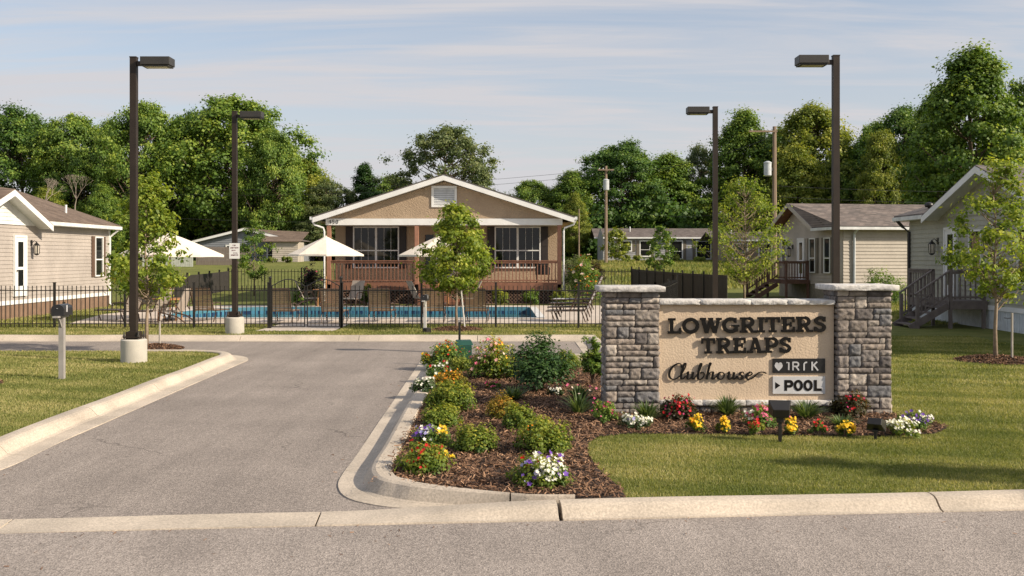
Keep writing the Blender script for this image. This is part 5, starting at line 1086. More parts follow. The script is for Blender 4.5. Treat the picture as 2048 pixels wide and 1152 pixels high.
plaque(sX(1548), sX(1653), sZ(789), sZ(754), 'plq_w', 'letter', gl2)
#@@LAMPS
# ------------------------------------------------------------ lamp posts
def lamp(label, x, y, side, H=6.05, fr=.25, fh=.46):
    t = thing('lamp_post', label, 'lamp post', (x, y, 0), 0, 'parking lot lamp posts')
    b = MB(); b.lathe([(fr, -.1), (fr, fh-.02), (fr-.025, fh)], (0, 0, 0), 72); b.build('footing', M['footing'], t, bevel=0)
    b = MB(); b.box(-.16, .16, -.16, .16, fh+.03, fh+.055); b.box(-.12, .12, -.12, .12, fh+.001, fh+.15); b.build('base_plate', M['bronze'], t)
    for i in (-1, 1):
        for j in (-1, 1): b = MB(); b.tube([(i*.14, j*.14, fh), (i*.14, j*.14, fh+.15)], .014, 6); b.lathe([(.026, 0), (.026, .03)], (i*.14, j*.14, fh+.056), 6); b.build('bolt', M['steel'], t)
    b = MB(); b.box(-.062, .062, -.062, .062, fh+.151, H); b.box(-.068, .068, -.068, .068, H, H+.02); b.build('pole', M['bronze'], t)
    b = MB(); b.box(*sorted((side*.062, side*.22)), -.035, .035, H-.16, H-.07); b.build('arm', M['bronze'], t)
    b = MB(); x0, x1 = sorted((side*.18, side*.76)); b.box(x0, x1, -.17, .17, H-.16, H+.0); b.box(x0+.02, x1-.02, -.15, .15, H-.19, H-.16); h = b.build('lamp_head', M['headm'], t, bevel=.008)
    b = MB(); b.box(x0+.08, x1-.08, -.11, .11, H-.196, H-.191); b.build('lens', M['lens'], h)
    return t
lamp('near left brown lamp post on a round concrete footing in the lawn', -7.52, 19.8, 1)
lamp('near right brown lamp post rising behind the right stone pillar', 6.34, 19.5, -1, H=6.02)
l2 = lamp('far left brown lamp post with a small white notice, by the pool gate', -7.52, 27.0, 1, H=6.02)
lamp('far right brown lamp post behind the sign beside the open branched sapling', 5.45, 26.7, -1, H=6.1)
b = MB(); b.box(-.13, .15, -.075, -.066, 2.04, 2.46); s = b.build('notice', M['white'], l2, bevel=.003)
M['maroon'] = pm('notice_ink', (.16,.04,.05), None, .6); b = MB(); r2 = random.Random(3)
for row, (zz_, hh, x0, x1) in enumerate(((2.385, .035, -.035, .05), (2.315, .04, -.09, .11), (2.25, .03, -.06, .05), (2.18, .025, -.02, .09), (2.12, .035, -.08, .11))):
    x = x0
    while x < x1: w_ = r2.uniform(.012, .02); b.box(x, x+w_*.35, -.0775, -.0755, zz_, zz_+hh); b.box(x+w_*.35, x+w_, -.0775, -.0755, zz_+r2.choice([0, hh*.4, hh*.75]), zz_+r2.choice([hh*.99, hh*.85])); x += w_+.006
b.build('lettering', M['maroon'], s)
# ------------------------------------------------------------ mailboxes and small things
def mailbox(label, x, y, postm, h=1.0, s=1.0, rz=0):
    t = thing('mailbox', label, 'mailbox', (x, y, 0), rz)
    b = MB(); b.box(-.045*s, .045*s, -.045*s, .045*s, -.1, h); b.bar((0, 0, h*.80), (-.0, -.15*s, h-.02), .035*s, .035*s); b.box(-.05*s, .05*s, -.3*s, .2*s, h-.001, h+.03*s); b.build('post', M[postm], t)
    b = MB(); w, hh, L_ = .115*s, .12*s, .20*s; prof = [(-w, h+.031*s), (w, h+.031*s), (w, h+.031*s+hh)]+[(w*math.cos(R(a)), h+.031*s+hh+w*.75*math.sin(R(a))) for a in range(18, 180, 18)]+[(-w, h+.031*s+hh)]
    n = len(prof); b.add([(p[0], -L_, p[1]) for p in prof]+[(p[0], L_, p[1]) for p in prof], [tuple(range(n)), tuple(range(2*n-1, n-1, -1))]+[(i, n+i, n+(i+1) % n, (i+1) % n) for i in range(n)]); box = b.build('box', M['mailbox'], t, bevel=.004)
    b = MB(); b.lathe([(.001, 0), (.012*s, .005), (.001, .012)], (0, -L_-.012, h+.16*s), 8); b.box(w+.001, w+.008, -.1*s, -.06*s, h+.1*s, h+.22*s); b.build('knob_and_flag', M['silver'], box)
mailbox('black mailbox on a grey post on the left lawn', -7.73, 17.1, 'greypost', 1.06, .95, R(2))
t = mailbox('small black mailbox on a white post in front of the pool fence', (850-1024)*27.6/F, 27.6, 'whitepost', .86, .8, R(-8))
b = MB(); b.lathe([(.12, 0), (.12, .12), (.1, .14)], (0, 0, 0), 8); o = b.build('post_sleeve', M['iron']); tag(o, 'black sleeve at the foot of the white mailbox post', 'post base'); o.location = ((854-1024)*27.4/F, 27.35, 0)
x, y = G(928, 724); b = MB(); b.box(-.14, .14, -.12, .12, 0, .34); b.add([(-.17, -.13, .341), (.17, -.13, .341), (.17, .13, .341), (-.17, .13, .341), (-.15, -.02, .42), (.15, -.02, .42), (.15, .11, .44), (-.15, .11, .44)], [(4, 5, 6, 7), (0, 1, 5, 4), (1, 2, 6, 5), (2, 3, 7, 6), (3, 0, 4, 7), (0, 3, 2, 1)])
t = thing('utility_box', 'green utility box among the flowers at the back of the bed', 'utility box', (x, y, 0), R(12)); b.build('cabinet', M['greenbox'], t, bevel=.01)
x, y = G(919, 722); b = MB(); b.box(-.022, .022, -.022, .022, 0, .78); t = thing('marker_post', 'thin black post beside the green utility box', 'post', (x, y, 0)); b.build('post', M['iron'], t)
def flood(label, px, py, h, tilt, yaw, s=1.0):
    x, y = G(px, py); t = thing('floodlight', label, 'floodlight', (x, y, 0), yaw)
    b = MB(); b.box(-.022*s, .022*s, -.022*s, .022*s, -.1, h*.72); b.build('stake', M['iron'], t, bevel=.003)
    b = MB(); b.box(-.045*s, .045*s, -.04*s, .04*s, h*.55, h*.72); b.build('knuckle', M['iron'], t, bevel=.005)
    b = MB(); b.M = Matrix.Translation((0, 0, h*.72+.06*s))@Matrix.Rotation(tilt, 4, 'X'); w = .135*s
    b.add([(-w, -.06*s, -.05*s), (w, -.06*s, -.05*s), (w*.75, .12*s, -.04*s), (-w*.75, .12*s, -.04*s), (-w, -.06*s, .12*s), (w, -.06*s, .12*s), (w*.75, .12*s, .07*s), (-w*.75, .12*s, .07*s)], [(3, 2, 1, 0), (4, 5, 6, 7), (0, 1, 5, 4), (1, 2, 6, 5), (2, 3, 7, 6), (3, 0, 4, 7)]); b.box(-w*1.04, w*1.04, -.075*s, -.061*s, -.055*s, .125*s)
    hd = b.build('lamp_head', M['iron'], t, bevel=.006); g_ = MB(); g_.M = b.M; g_.box(-w*.9, w*.9, -.078*s, -.0755*s, -.04*s, .11*s); g_.build('lens', M['glass'], hd)
flood('black floodlight on a stake in front of the sign panel', 1560, 884, .41, R(-14), R(172), .88); flood('small black floodlight tilted on the mulch by the right pillar', 1751, 879, .16, R(35), R(150), .75)
# ------------------------------------------------------------ utility poles and wires
def upole(label, px, top, yb, D, r_, side, tf=True, arm=True):
    x, zb = XZ(px, yb, D); zb = zt(x, D); H = CH+(HZ-top)*D/F-zb; t = thing('utility_pole', label, 'utility pole', (x, D, zb)); b = MB(); b.tube([(0, 0, -.3), (0, 0, H)], r_, 8, r_*.72); b.build('pole', M['polewood'], t)
    if arm:
        b = MB(); b.box(-1.95 if side < 0 else -.8, .15 if side < 0 else .75, -.30, -.20, H-.45, H-.33); b.build('crossarm', M['polewood'], t); b = MB()
        for u in (-1.1, -.5): b.lathe([(.05, 0), (.07, .06), (.03, .12)], (u*(1.6 if side < 0 else .6), -.25, H-.329), 8)
        b.build('insulator', M['xform'], t)
    if tf:
        zt_ = H-(3.2 if side < 0 else 1.9); c = MB(); c.lathe([(.2, 0), (.28, .06), (.28, .95), (.3, .96), (.3, 1.02), (.12, 1.12)], (side*.52 if side < 0 else -.03, -.05 if side < 0 else -.5, zt_-.5), 14); o = c.build('transformer', M['xform'], t, smooth=False)
        c = MB(); c.box(*sorted((side*.1, side*.3)), -.1 if side < 0 else -.3, 0, zt_-.1, zt_+.1); c.build('bracket', M['steel'], t)
    return (x, D, zb+H)
A = upole('utility pole with grey transformer in front of the dark tree right of the clubhouse', 1212, 332, 522, 96, .17, -1 if False else 1); 
B = upole('utility pole with grey transformer beside the cream home', 1549, 253, 520, 74, .19, -1)
upole('thin short pole just right of the clubhouse roof corner', 1158, 418, 525, 84, .07, 1, tf=False, arm=False)
def wire(label, p, q, sag, r_=.018):
    b = MB(); p = Vector(p); q = Vector(q); b.tube([tuple(p.lerp(q, i/14)+Vector((0, 0, -sag*4*(i/14)*(1-i/14)))-p) for i in range(15)], r_, 4); t = thing('power_line', label, 'cable', tuple(p)); b.build('cable', M['wire'], t)
wire('upper cable from the far transformer pole to the near transformer pole', (A[0], A[1], A[2]-.7), (B[0], B[1], B[2]-.7), .7)
wire('lower cable between the two utility poles', (A[0], A[1], A[2]-2.9), (B[0], B[1], B[2]-4.6), .8)
wire('bundled cable crossing in front of the dark trees by the far right lamp', (A[0], A[1], A[2]-3.6), (B[0], B[1], B[2]-5.6), 1.2)
wire('cable running left from the far transformer pole behind the clubhouse', (A[0], A[1], A[2]-.3), (-60, 118, 11.3), 1.6)
wire('second cable running left behind the clubhouse, just below the first', (A[0], A[1], A[2]-.8), (-60, 118, 10.6), 1.6)
wire('dark low cable across the trees left of the clubhouse', (A[0], A[1], A[2]-4.6), (-40, 100, 6.3), .8)
wire('cable running right from the near transformer pole over the homes', (B[0], B[1], B[2]-4.4), (55, 70, 7.4), .6)
wire('lower cable running right over the roof of the cream home', (B[0], B[1], B[2]-5.2), (55, 70, 6.5), .6)
# ------------------------------------------------------------ pool furniture
def lounger(label, loc, rz, grp='strap sun loungers lined up along the pool'):
    t = thing('sun_lounger', label, 'sun lounger', loc, rz, grp); w = .33
    an = R(64); bl = .80; sy, sz = .0, .36; ty, tz = -bl*math.cos(an), sz+bl*math.sin(an)
    for s_ in (-1, 1):
        b = MB(); b.tube([(s_*w, sy+1.25, sz-.02), (s_*w, sy, sz)], .018, 6); b.tube([(s_*w, sy, sz), (s_*w, ty, tz)], .018, 6); b.build('frame_rail', M['rattan'], t)
        for y_ in (.12, 1.1):
            b = MB(); b.tube([(s_*w, y_-.15, 0), (s_*w*1.1, y_-.08, .2), (s_*w, y_, sz)], .02, 6); b.build('leg', M['rattan'], t)
        b = MB(); b.tube([(s_*w*1.05, -.22, .58), (s_*w*1.18, .1, .62), (s_*w*1.18, .38, .58), (s_*w*1.1, .45, .36)], .018, 6); b.build('armrest', M['rattan'], t)
    b = MB(); b.tube([(-w, ty, tz), (w, ty, tz)], .018, 6); b.tube([(-w, 1.25, sz-.02), (w, 1.25, sz-.02)], .018, 6); b.build('frame_end', M['rattan'], t)
    b = MB(); n = 12
    for i in range(n):
        f0, f1 = (i+.06)/n, (i+.9)/n; b.add([(-w, ty*f0, sz+(tz-sz)*f0), (w, ty*f0, sz+(tz-sz)*f0), (w, ty*f1, sz+(tz-sz)*f1), (-w, ty*f1, sz+(tz-sz)*f1)], [(0, 1, 2, 3)]); b.add([(-w, ty*f0-.006, sz+(tz-sz)*f0), (w, ty*f0-.006, sz+(tz-sz)*f0), (w, ty*f1-.006, sz+(tz-sz)*f1), (-w, ty*f1-.006, sz+(tz-sz)*f1)], [(3, 2, 1, 0)])
    b.build('backrest', M['strap'], t); b = MB()
    for i in range(16): y_ = 1.22*(i+.2)/16; b.box(-w, w, y_, y_+.055, sz-.006, sz+.004)
    b.build('seat', M['strap'], t); return t
L0 = lounger('brown strap lounger behind the left half of the pool gate', ((562-1024)*31.3/F, 31.3, .014), 0)
for px, D, rz, lb in ((665, 31.2, .02, 'brown strap lounger behind the right post of the pool gate'), (760, 31.5, -.03, 'brown strap lounger between the gate and the white mailbox'), (867, 31.5, .04, 'brown strap lounger behind the white mailbox'), (951, 31.4, -.05, 'brown strap lounger to the right of the clubhouse sapling trunk'), (408, 31.8, -.12, 'brown strap lounger between the left umbrella and the far left lamp')):
    dup(L0, loc=((px-1024)*D/F, D, .014), rz=rz, label=lb)
for px, D, rz, lb in ((262, 32.2, 1.15, 'pale backed lounger left of the near left lamp pole'), (318, 31.6, 1.3, 'lounger seen from the side just right of the near left lamp pole')):
    c = dup(L0, loc=((px-1024)*D/F, D, .014), rz=rz, label=lb)
    for ch in c.children:
        if ch.name.startswith(('backrest', 'seat')): ch.data = ch.data.copy(); ch.data.materials[0] = M['cushion']
for i, lb in enumerate(['bottom lounger of the pale stack left of the stone pillar', 'second lounger from the bottom of the pale stack', 'third lounger of the pale stack by the stone pillar', 'topmost lounger of the pale stack by the stone pillar']):
    c = dup(L0, loc=((1172-1024)*31.9/F+.06*i, 31.9+.05*i, .014+.12*i), rz=R(78), label=lb); c['group'] = 'stacked pale loungers right of the pool'
    for ch in c.children:
        if ch.name.startswith(('backrest', 'seat')): ch.data = ch.data.copy(); ch.data.materials[0] = M['cushion_l']
def loungechair(label, loc, rz):
    t = thing('lounge_chair', label, 'chair', loc, rz, 'high backed chairs round the umbrella tables'); w = .29
    b = MB(); b.add([(-w, -.1, .36), (w, -.1, .36), (w, -.45, 1.08), (-w, -.45, 1.08), (-w, -.13, .35), (w, -.13, .35), (w, -.48, 1.07), (-w, -.48, 1.07)], [(0, 1, 2, 3), (7, 6, 5, 4), (3, 2, 6, 7), (0, 3, 7, 4), (1, 5, 6, 2)]); b.build('backrest', M['cushion'], t)
    b = MB(); b.box(-w, w, -.1, .45, .33, .37); b.build('seat', M['cushion'], t)
    for s_ in (-1, 1):
        b = MB(); b.tube([(s_*w*1.1, .42, 0), (s_*w*1.1, .36, .3), (s_*w*1.12, .25, .58), (s_*w*1.12, -.15, .6), (s_*w*1.1, -.3, .4)], .022, 6); b.tube([(s_*w*1.1, -.5, 0), (s_*w*1.1, -.2, .2), (s_*w*1.1, .36, .33)], .022, 6); b.build('frame', M['rattan'], t)
    return t
C0 = loungechair('high backed chair left of the clubhouse umbrella table', ((613-1024)*41.6/F, 41.6, .014), R(-75))
for px, D, rz, lb in ((707, 41.4, R(160), 'high backed chair right of the first umbrella table'), (838, 41.6, R(-60), 'high backed chair left of the table behind the sapling'), (940, 41.6, R(100), 'high backed chair right of the table behind the sapling'), (352, 31.5, R(80), 'high backed chair at the left umbrella table')):
    dup(C0, loc=((px-1024)*D/F, D, .014), rz=rz, label=lb)
def umbrella(label, x, y, Rr, zt_, zr, seed, tl=0):
    t = thing('umbrella', label, 'umbrella', (x, y, 0), seed); b = MB(); b.tube([(0, 0, .02), (0, 0, zt_+.03)], .026, 8); b.build('pole', M['teak'], t)
    b = MB(); b.lathe([(.24, 0), (.24, .06), (.05, .1), (.05, .16)], (0, 0, .014), 16); b.build('base', M['iron'], t)
    n = 8; v = [(0, 0, zt_)]; rings = [.25, .5, .75, 1]
    for q in rings:
        for k in range(n*4):
            a = 2*math.pi*k/(n*4); ph = (k % 4)/4; sc_ = math.sin(ph*math.pi); rr = Rr*q*(1-.075*sc_); z = zt_-(zt_-zr)*(q**1.08)-.06*math.sin(math.pi*q)*0+.0-.05*sc_*q*(.4)
            if q == 1: z += .03*sc_
            v.append((rr*math.cos(a), rr*math.sin(a), z))
    m_ = n*4; fs = [(0, 1+k, 1+(k+1) % m_) for k in range(m_)]
    for i in range(len(rings)-1): fs += [(1+i*m_+k, 1+(i+1)*m_+k, 1+(i+1)*m_+(k+1) % m_, 1+i*m_+(k+1) % m_) for k in range(m_)]
    # hanging valance
    bq = len(v); v += [(v[1+3*m_+k][0]*1.0, v[1+3*m_+k][1]*1.0, v[1+3*m_+k][2]-.07) for k in range(m_)]; fs += [(1+3*m_+k, bq+k, bq+(k+1) % m_, 1+3*m_+(k+1) % m_) for k in range(m_)]
    b = MB(); b.add(v, fs); can = b.build('canopy', M['canvas'], t); sol = can.modifiers.new('cloth', 'SOLIDIFY'); sol.thickness = .006
    b = MB(); b.lathe([(.33, -.15), (.30, -.13), (.14, -.035), (.03, .015), (.02, .05)], (0, 0, zt_), 16); b.build('vent_cap', M['canvas'], t)
    for k in range(n): a = 2*math.pi*k/n; b = MB(); b.tube([(0, 0, zt_-.05), (Rr*.97*math.cos(a), Rr*.97*math.sin(a), zr-.02)], .009, 5); b.build('rib', M['teak'], t)
umbrella('cream umbrella left of the porch with its table beside two chairs', (652-1024)*41.5/F, 41.5, 1.56, 2.92, 2.18, .2)
umbrella('cream umbrella half hidden behind the sapling in front of the porch', (877-1024)*41.5/F, 41.5, 1.70, 2.95, 2.16, .35)
umbrella('large white umbrella behind the left sapling', (340-1024)*32.5/F, 32.5, 1.72, 2.86, 2.15, .1)
def table(label, x, y, r_=.55, h=.72):
    t = thing('patio_table', label, 'table', (x, y, .014), .3, 'round umbrella tables'); b = MB(); b.lathe([(r_, 0), (r_, .035)], (0, 0, h-.035), 24); b.build('table_top', M['teak'], t)
    for k in range(4): a = k*1.5708+.5; b = MB(); b.tube([(r_*.75*math.cos(a), r_*.75*math.sin(a), 0), (r_*.7*math.cos(a), r_*.7*math.sin(a), h-.03)], .025, 6); b.build('leg', M['teak'], t)
table('round wooden table under the umbrella left of the porch', (652-1024)*41.5/F, 41.5); table('round wooden table behind the sapling in front of the porch', (877-1024)*41.5/F, 41.5, .75); table('round wooden table under the large left umbrella', (340-1024)*32.5/F, 32.5)
x, y = (897-1024)*32.2/F, 32.2; t = thing('bench', 'dark wooden bench at the foot of the porch steps', 'bench', (-2.3, 42.3, .014)); b = MB(); b.box(-.9, .9, -.2, .2, .42, .46); b.build('seat', M['rattan'], t); b = MB(); b.box(-.85, -.75, -.18, .18, 0, .42); b.box(.75, .85, -.18, .18, 0, .42); b.build('leg', M['rattan'], t)
# ------------------------------------------------------------ shrubs and flowers
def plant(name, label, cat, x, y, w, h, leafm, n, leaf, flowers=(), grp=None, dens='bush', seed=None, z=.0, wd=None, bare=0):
    sd_ = seed if seed is not None else rnd.randint(0, 9999); rg = np.random.default_rng(sd_); t = thing(name, label, cat, (x, y, z), 0, grp); r_ = w/2; wd = wd or w; ry = wd/2
    n = int(n*1.35); nc = max(5, int(n/55)); d = nrm(rg.normal(size=(nc, 3))); d[:, 2] = np.abs(d[:, 2])*1.0-.12; q = rg.uniform(.35, .86, (nc, 1)); C = d*q*np.array([r_, ry, h*.80]); C[:, 2] += h*.18+bare*h*.2
    cr_ = .27*min(r_, h)*rg.uniform(.6, 1.4, nc); C[:, 2] *= rg.uniform(.85, 1.12, nc); idx = rg.integers(0, nc, n); dd = nrm(rg.normal(size=(n, 3))); P = C[idx]+dd*(rg.uniform(.1, 1, n)**.5*cr_[idx])[:, None]*np.array([1, 1, .95]); P[:, 2] = np.abs(P[:, 2])+.01; P[:, 2] = np.minimum(P[:, 2], h*1.05)
    Nn = dd*.5+nrm(C[idx])*.5+np.array([0, 0, .5])+rg.normal(0, .4, (n, 3)); tb = rg.normal(0, .12, nc)
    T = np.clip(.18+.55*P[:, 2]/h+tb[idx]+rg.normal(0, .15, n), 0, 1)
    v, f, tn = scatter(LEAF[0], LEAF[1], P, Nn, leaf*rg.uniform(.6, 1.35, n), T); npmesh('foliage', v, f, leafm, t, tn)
    PL = P.copy()
    b = MB()
    for i in range(0, nc, max(1, nc//9)): c = C[i]; b.tube([(0, 0, -.02), (c[0]*.35, c[1]*.35, c[2]*.55), (c[0], c[1], c[2])], [.012, .009, .004], 5)
    b.build('stem', M['bark'], t)
    for (cm, cnt, sz, zone) in flowers:
        q = np.stack([PL[:, 0]/r_, PL[:, 1]/ry], 1); dz = (PL[:, 2]/h)+.35*(-q[:, 1])+rg.normal(0, .06, len(PL)); m_ = ((q[:, 0]-zone[0])**2+((q[:, 1]-zone[1])*.7)**2 < zone[2]**2); idq = np.where(m_)[0]
        if len(idq) < 4: idq = np.arange(len(PL))
        idq = idq[np.argsort(-dz[idq])][:max(4, int(len(idq)*.42))]; cnt = max(2, int(cnt*.88)); pk_ = rg.choice(idq, cnt); P = PL[pk_]+np.array([0, -.012, .018])+rg.normal(0, .006, (cnt, 3))
        Nn = np.stack([P[:, 0]/r_*.7+rg.normal(0, .35, cnt)+.1, P[:, 1]/ry*.4-.7+rg.normal(0, .3, cnt), .75+rg.normal(0, .2, cnt)], 1); a = P
        v, f, tn = scatter(FLOWER[0], FLOWER[1], P, Nn, sz*rg.uniform(.7, 1.25, cnt), np.clip(rg.normal(.5, .25, cnt), 0, 1)); npmesh('blossoms', v, f, FM[cm], t, tn)
    return t
def tuft(label, x, y, w, h, n=160, mat='lf_tuft', flowers=(), z=0):
    rg = np.random.default_rng(rnd.randint(0, 9999)); t = thing('grass_tuft', label, 'ornamental grass', (x, y, z)); V = []; Fc = []; T = []
    for i in range(n):
        a = rg.uniform(0, 6.283); rr = w/2*rg.uniform(.2, 1.05); hh = h*rg.uniform(.55, 1.1)*(1-.35*(rr/(w/2))**2); q = .012*rg.uniform(.6, 1.3); sd_ = np.array([-math.sin(a), math.cos(a), 0])*q; b0 = len(V)*1
        for k, tt in enumerate((0, .4, .75, 1)):
            p = np.array([math.cos(a)*(rr*tt**1.6+.03), math.sin(a)*(rr*tt**1.6+.03), hh*(tt if tt < .8 else .93-.1*(rr/w))]); s_ = (1, .9, .6, .1)[k]; V.append(p-sd_*s_); V.append(p+sd_*s_)
        for k in range(3): Fc.append((b0+2*k, b0+2*k+1, b0+2*k+3, b0+2*k+2))
        T += [rg.uniform(.15, .95)]*8
    npmesh('foliage', np.array(V), np.array(Fc), M[mat], t, np.array(T))
    for (cm, cnt, sz) in flowers:
        P = np.stack([rg.uniform(-w*.4, w*.4, cnt), rg.uniform(-w*.3, w*.3, cnt), h*rg.uniform(.85, 1.15, cnt)], 1); v, f, tn = scatter(FLOWER[0], FLOWER[1], P, np.tile([0, -.6, .8], (cnt, 1))+rg.normal(0, .3, (cnt, 3)), sz, np.full(cnt, .5)); npmesh('blossoms', v, f, FM[cm], t, tn)
    return t
def at(x0, x1, y0, y1):   # photo box -> ground position, width, height
    xb, D = G((x0+x1)/2, y1-3); s_ = F/D; return xb, D+(x1-x0)/s_*.25, (x1-x0)/s_*1.2, (y1-y0)/s_*1.06
Z0 = (0, 0, .9)
def P_(name, label, cat, box, leafm, n, leaf, flowers=(), **kw):
    x, y, w, h = at(*box); plant(name, label, cat, x, y, w, h, M[leafm], n, leaf, flowers, z=.012, **kw)
GB = 'low yellow green shrubs in the mulch bed'
P_('shrub', 'bushy green shrub with bright tips beside the drive kerb, behind the pair of low shrubs', 'shrub', (849, 952, 765, 828), 'lf_box', 3200, .042, grp=GB)
P_('shrub', 'low yellow green shrub near the kerb, behind the purple pansies', 'shrub', (838, 923, 810, 860), 'lf_box', 2400, .038, grp=GB)
P_('shrub', 'rounded olive green shrub to the right of the red and yellow flowers', 'shrub', (900, 989, 853, 912), 'lf_box', 2600, .035, grp=GB)
P_('shrub', 'orange tipped low shrub in the middle of the bed', 'shrub', (966, 1045, 794, 845), 'lf_org', 2200, .036, grp=GB)
P_('shrub', 'yellow green shrub just right of the orange tipped one', 'shrub', (1003, 1078, 806, 866), 'lf_box', 2200, .036, grp=GB)
P_('shrub', 'largest foreground shrub, behind the white and purple pansies', 'shrub', (1032, 1141, 835, 914), 'lf_box', 3600, .038, [('orange', 8, .03, (-.5, -.2, .3))], grp=GB)
P_('shrub', 'small orange flowering shrub at the kerb behind the bushy shrub', 'shrub', (862, 938, 748, 782), 'lf_org', 1500, .04, [('orange', 60, .035, (-.3, -.2, .7)), ('yellow', 20, .035, (-.3, -.2, .7))], grp=GB)
P_('shrub', 'tall dark green shrub at the centre of the bed', 'shrub', (1016, 1144, 676, 790), 'lf_dk', 5200, .055, seed=12, bare=.4)
P_('shrub', 'rose bush with pink and yellow blooms behind the dark shrub', 'rose bush', (935, 1035, 676, 764), 'lf_box', 4200, .05, [('rose', 60, .065, (-.35, -.2, .6)), ('yellow', 35, .05, (.45, 0, .5)), ('orange', 25, .05, (.45, .1, .5)), ('pink', 20, .055, (-.5, -.4, .4)), ('blush', 22, .07, (0, 0, .9))])
P_('shrub', 'yellow green shrub at the right of the dark shrub', 'shrub', (1105, 1162, 700, 744), 'lf_yel', 2200, .045)
P_('shrub', 'leafy shrub against the left side of the left stone pillar', 'shrub', (1162, 1212, 672, 775), 'lf_mid', 2600, .05, bare=.3)
P_('flower_clump', 'yellow and red flowers around the marker post', 'flowers', (858, 928, 682, 735), 'lf_mid', 2200, .05, [('yellow', 24, .05, (-.5, 0, .6)), ('red', 26, .05, (.2, -.3, .7)), ('orange', 10, .05, (.2, 0, .5))])
P_('shrub', 'small lime green shrub in front of the rose bush', 'shrub', (888, 945, 714, 750), 'lf_yel', 1800, .045)
P_('flower_clump', 'red and yellow flowers at the back corner of the kerb', 'flowers', (840, 872, 704, 734), 'lf_box', 800, .045, [('yellow', 16, .055, (-.3, 0, .7)), ('red', 10, .05, (.4, -.3, .6))])
P_('flower_clump', 'red and white flowers between the lime shrub and the kerb', 'flowers', (850, 905, 728, 760), 'lf_mid', 1100, .045, [('red', 20, .055, (-.2, -.3, .9)), ('white', 26, .055, (.3, -.4, .7))])
P_('flower_clump', 'pale silvery white flowers at the kerb left of the bushy shrub', 'flowers', (824, 872, 758, 790), 'lf_tuft', 1100, .04, [('white', 60, .035, Z0)])
P_('flower_clump', 'purple, white and yellow pansies by the kerb', 'flowers', (822, 905, 853, 899), 'lf_mid', 1700, .035, [('purple', 50, .042, (-.5, 0, .6)), ('lilac', 26, .045, (-.6, -.2, .5)), ('white', 34, .042, (-.05, -.4, .45)), ('yellow', 34, .042, (.5, -.4, .4)), ('blush', 14, .04, (.7, .2, .4))])
P_('flower_clump', 'red flowers with yellow ones above them near the kerb corner', 'flowers', (795, 908, 890, 952), 'lf_box', 1900, .038, [('red', 42, .042, (-.1, -.2, .95)), ('yellow', 12, .042, (.75, .2, .35))])
P_('flower_clump', 'white and purple pansies at the front of the bed', 'flowers', (1022, 1138, 905, 980), 'lf_box', 2600, .034, [('white', 240, .036, (.35, -.35, .62)), ('purple', 36, .055, (-.05, .0, .95)), ('lilac', 14, .05, (-.4, -.3, .5)), ('red', 5, .045, (-.3, .3, .5))])
P_('flower_clump', 'small white flowers beside the tall dark shrub', 'flowers', (1096, 1124, 776, 798), 'lf_tuft', 400, .035, [('white', 50, .035, Z0)])
P_('flower_clump', 'tiny pink flowers in front of the rose bush', 'flowers', (966, 1000, 762, 785), 'lf_mid', 350, .035, [('magenta', 26, .035, Z0), ('pink', 10, .035, Z0)])
x, y, w, h = at(990, 1066, 775, 808); tuft('blue green grass tuft behind the orange tipped shrub', x, y, w, h, 160)
x, y, w, h = at(1120, 1198, 786, 836); tuft('arching grass tuft with pink flowers left of the left pillar', x, y, w, h, 130, flowers=[('pink', 5, .04), ('blush', 3, .04)])
x, y, w, h = at(1128, 1190, 772, 806); tuft('dark grass tuft behind the arching one', x, y, w, h, 130)
P_('flower_clump', 'pinkish red flowering shrub at the foot of the left pillar', 'flowers', (1175, 1236, 808, 850), 'lf_mid', 1500, .035, [('magenta', 34, .035, (.2, -.1, .9)), ('pink', 12, .032, (.3, -.1, .8))])
P_('flower_clump', 'white flowers in front of the left stone pillar', 'flowers', (1239, 1312, 836, 866), 'lf_tuft', 1100, .03, [('white', 170, .034, (.1, -.3, .9)), ('lilac', 16, .04, (-.5, -.1, .5))])
x, y, w, h = at(1264, 1330, 805, 850); tuft('grass tuft at the joint of left pillar and sign panel', x, y, w, h, 190)
P_('flower_clump', 'dark red begonia below the left end of the sign panel', 'flowers', (1322, 1396, 792, 846), 'lf_red', 1900, .04, [('red', 60, .042, Z0), ('magenta', 30, .035, Z0)])
P_('flower_clump', 'leftmost yellow flower clump below the script lettering', 'flowers', (1371, 1413, 838, 870), 'lf_box', 700, .03, [('yellow', 110, .034, Z0), ('orange', 18, .034, (-.4, .2, .5))])
x, y, w, h = at(1425, 1491, 795, 840); tuft('grass tuft below the script lettering', x, y, w, h, 210)
P_('flower_clump', 'yellow flower clump in front of the middle grass tuft', 'flowers', (1432, 1463, 836, 872), 'lf_box', 700, .03, [('yellow', 110, .034, Z0)])
P_('flower_clump', 'pink and white flowers left of the floodlight head', 'flowers', (1492, 1558, 812, 861), 'lf_mid', 1500, .035, [('pink', 60, .045, (.1, -.1, .9)), ('white', 26, .042, (-.8, .0, .35)), ('magenta', 14, .04, Z0)])
P_('flower_clump', 'low red flowers left of the floodlight stake', 'flowers', (1492, 1536, 850, 876), 'lf_box', 600, .03, [('red', 26, .045, Z0)])
P_('flower_clump', 'yellow flower clump right of the floodlight stake, with pink above', 'flowers', (1566, 1601, 832, 876), 'lf_box', 700, .03, [('yellow', 110, .034, (0, -.3, .85)), ('pink', 16, .045, (-.1, .6, .5))])
x, y, w, h = at(1580, 1657, 804, 846); tuft('large grass tuft below the pool plaque', x, y, w, h, 230)
P_('flower_clump', 'small red flowers between the two right yellow clumps', 'flowers', (1622, 1658, 846, 877), 'lf_mid', 500, .03, [('red', 14, .045, Z0)])
P_('flower_clump', 'rightmost yellow flower clump', 'flowers', (1674, 1711, 842, 879), 'lf_box', 800, .03, [('yellow', 125, .034, Z0)])
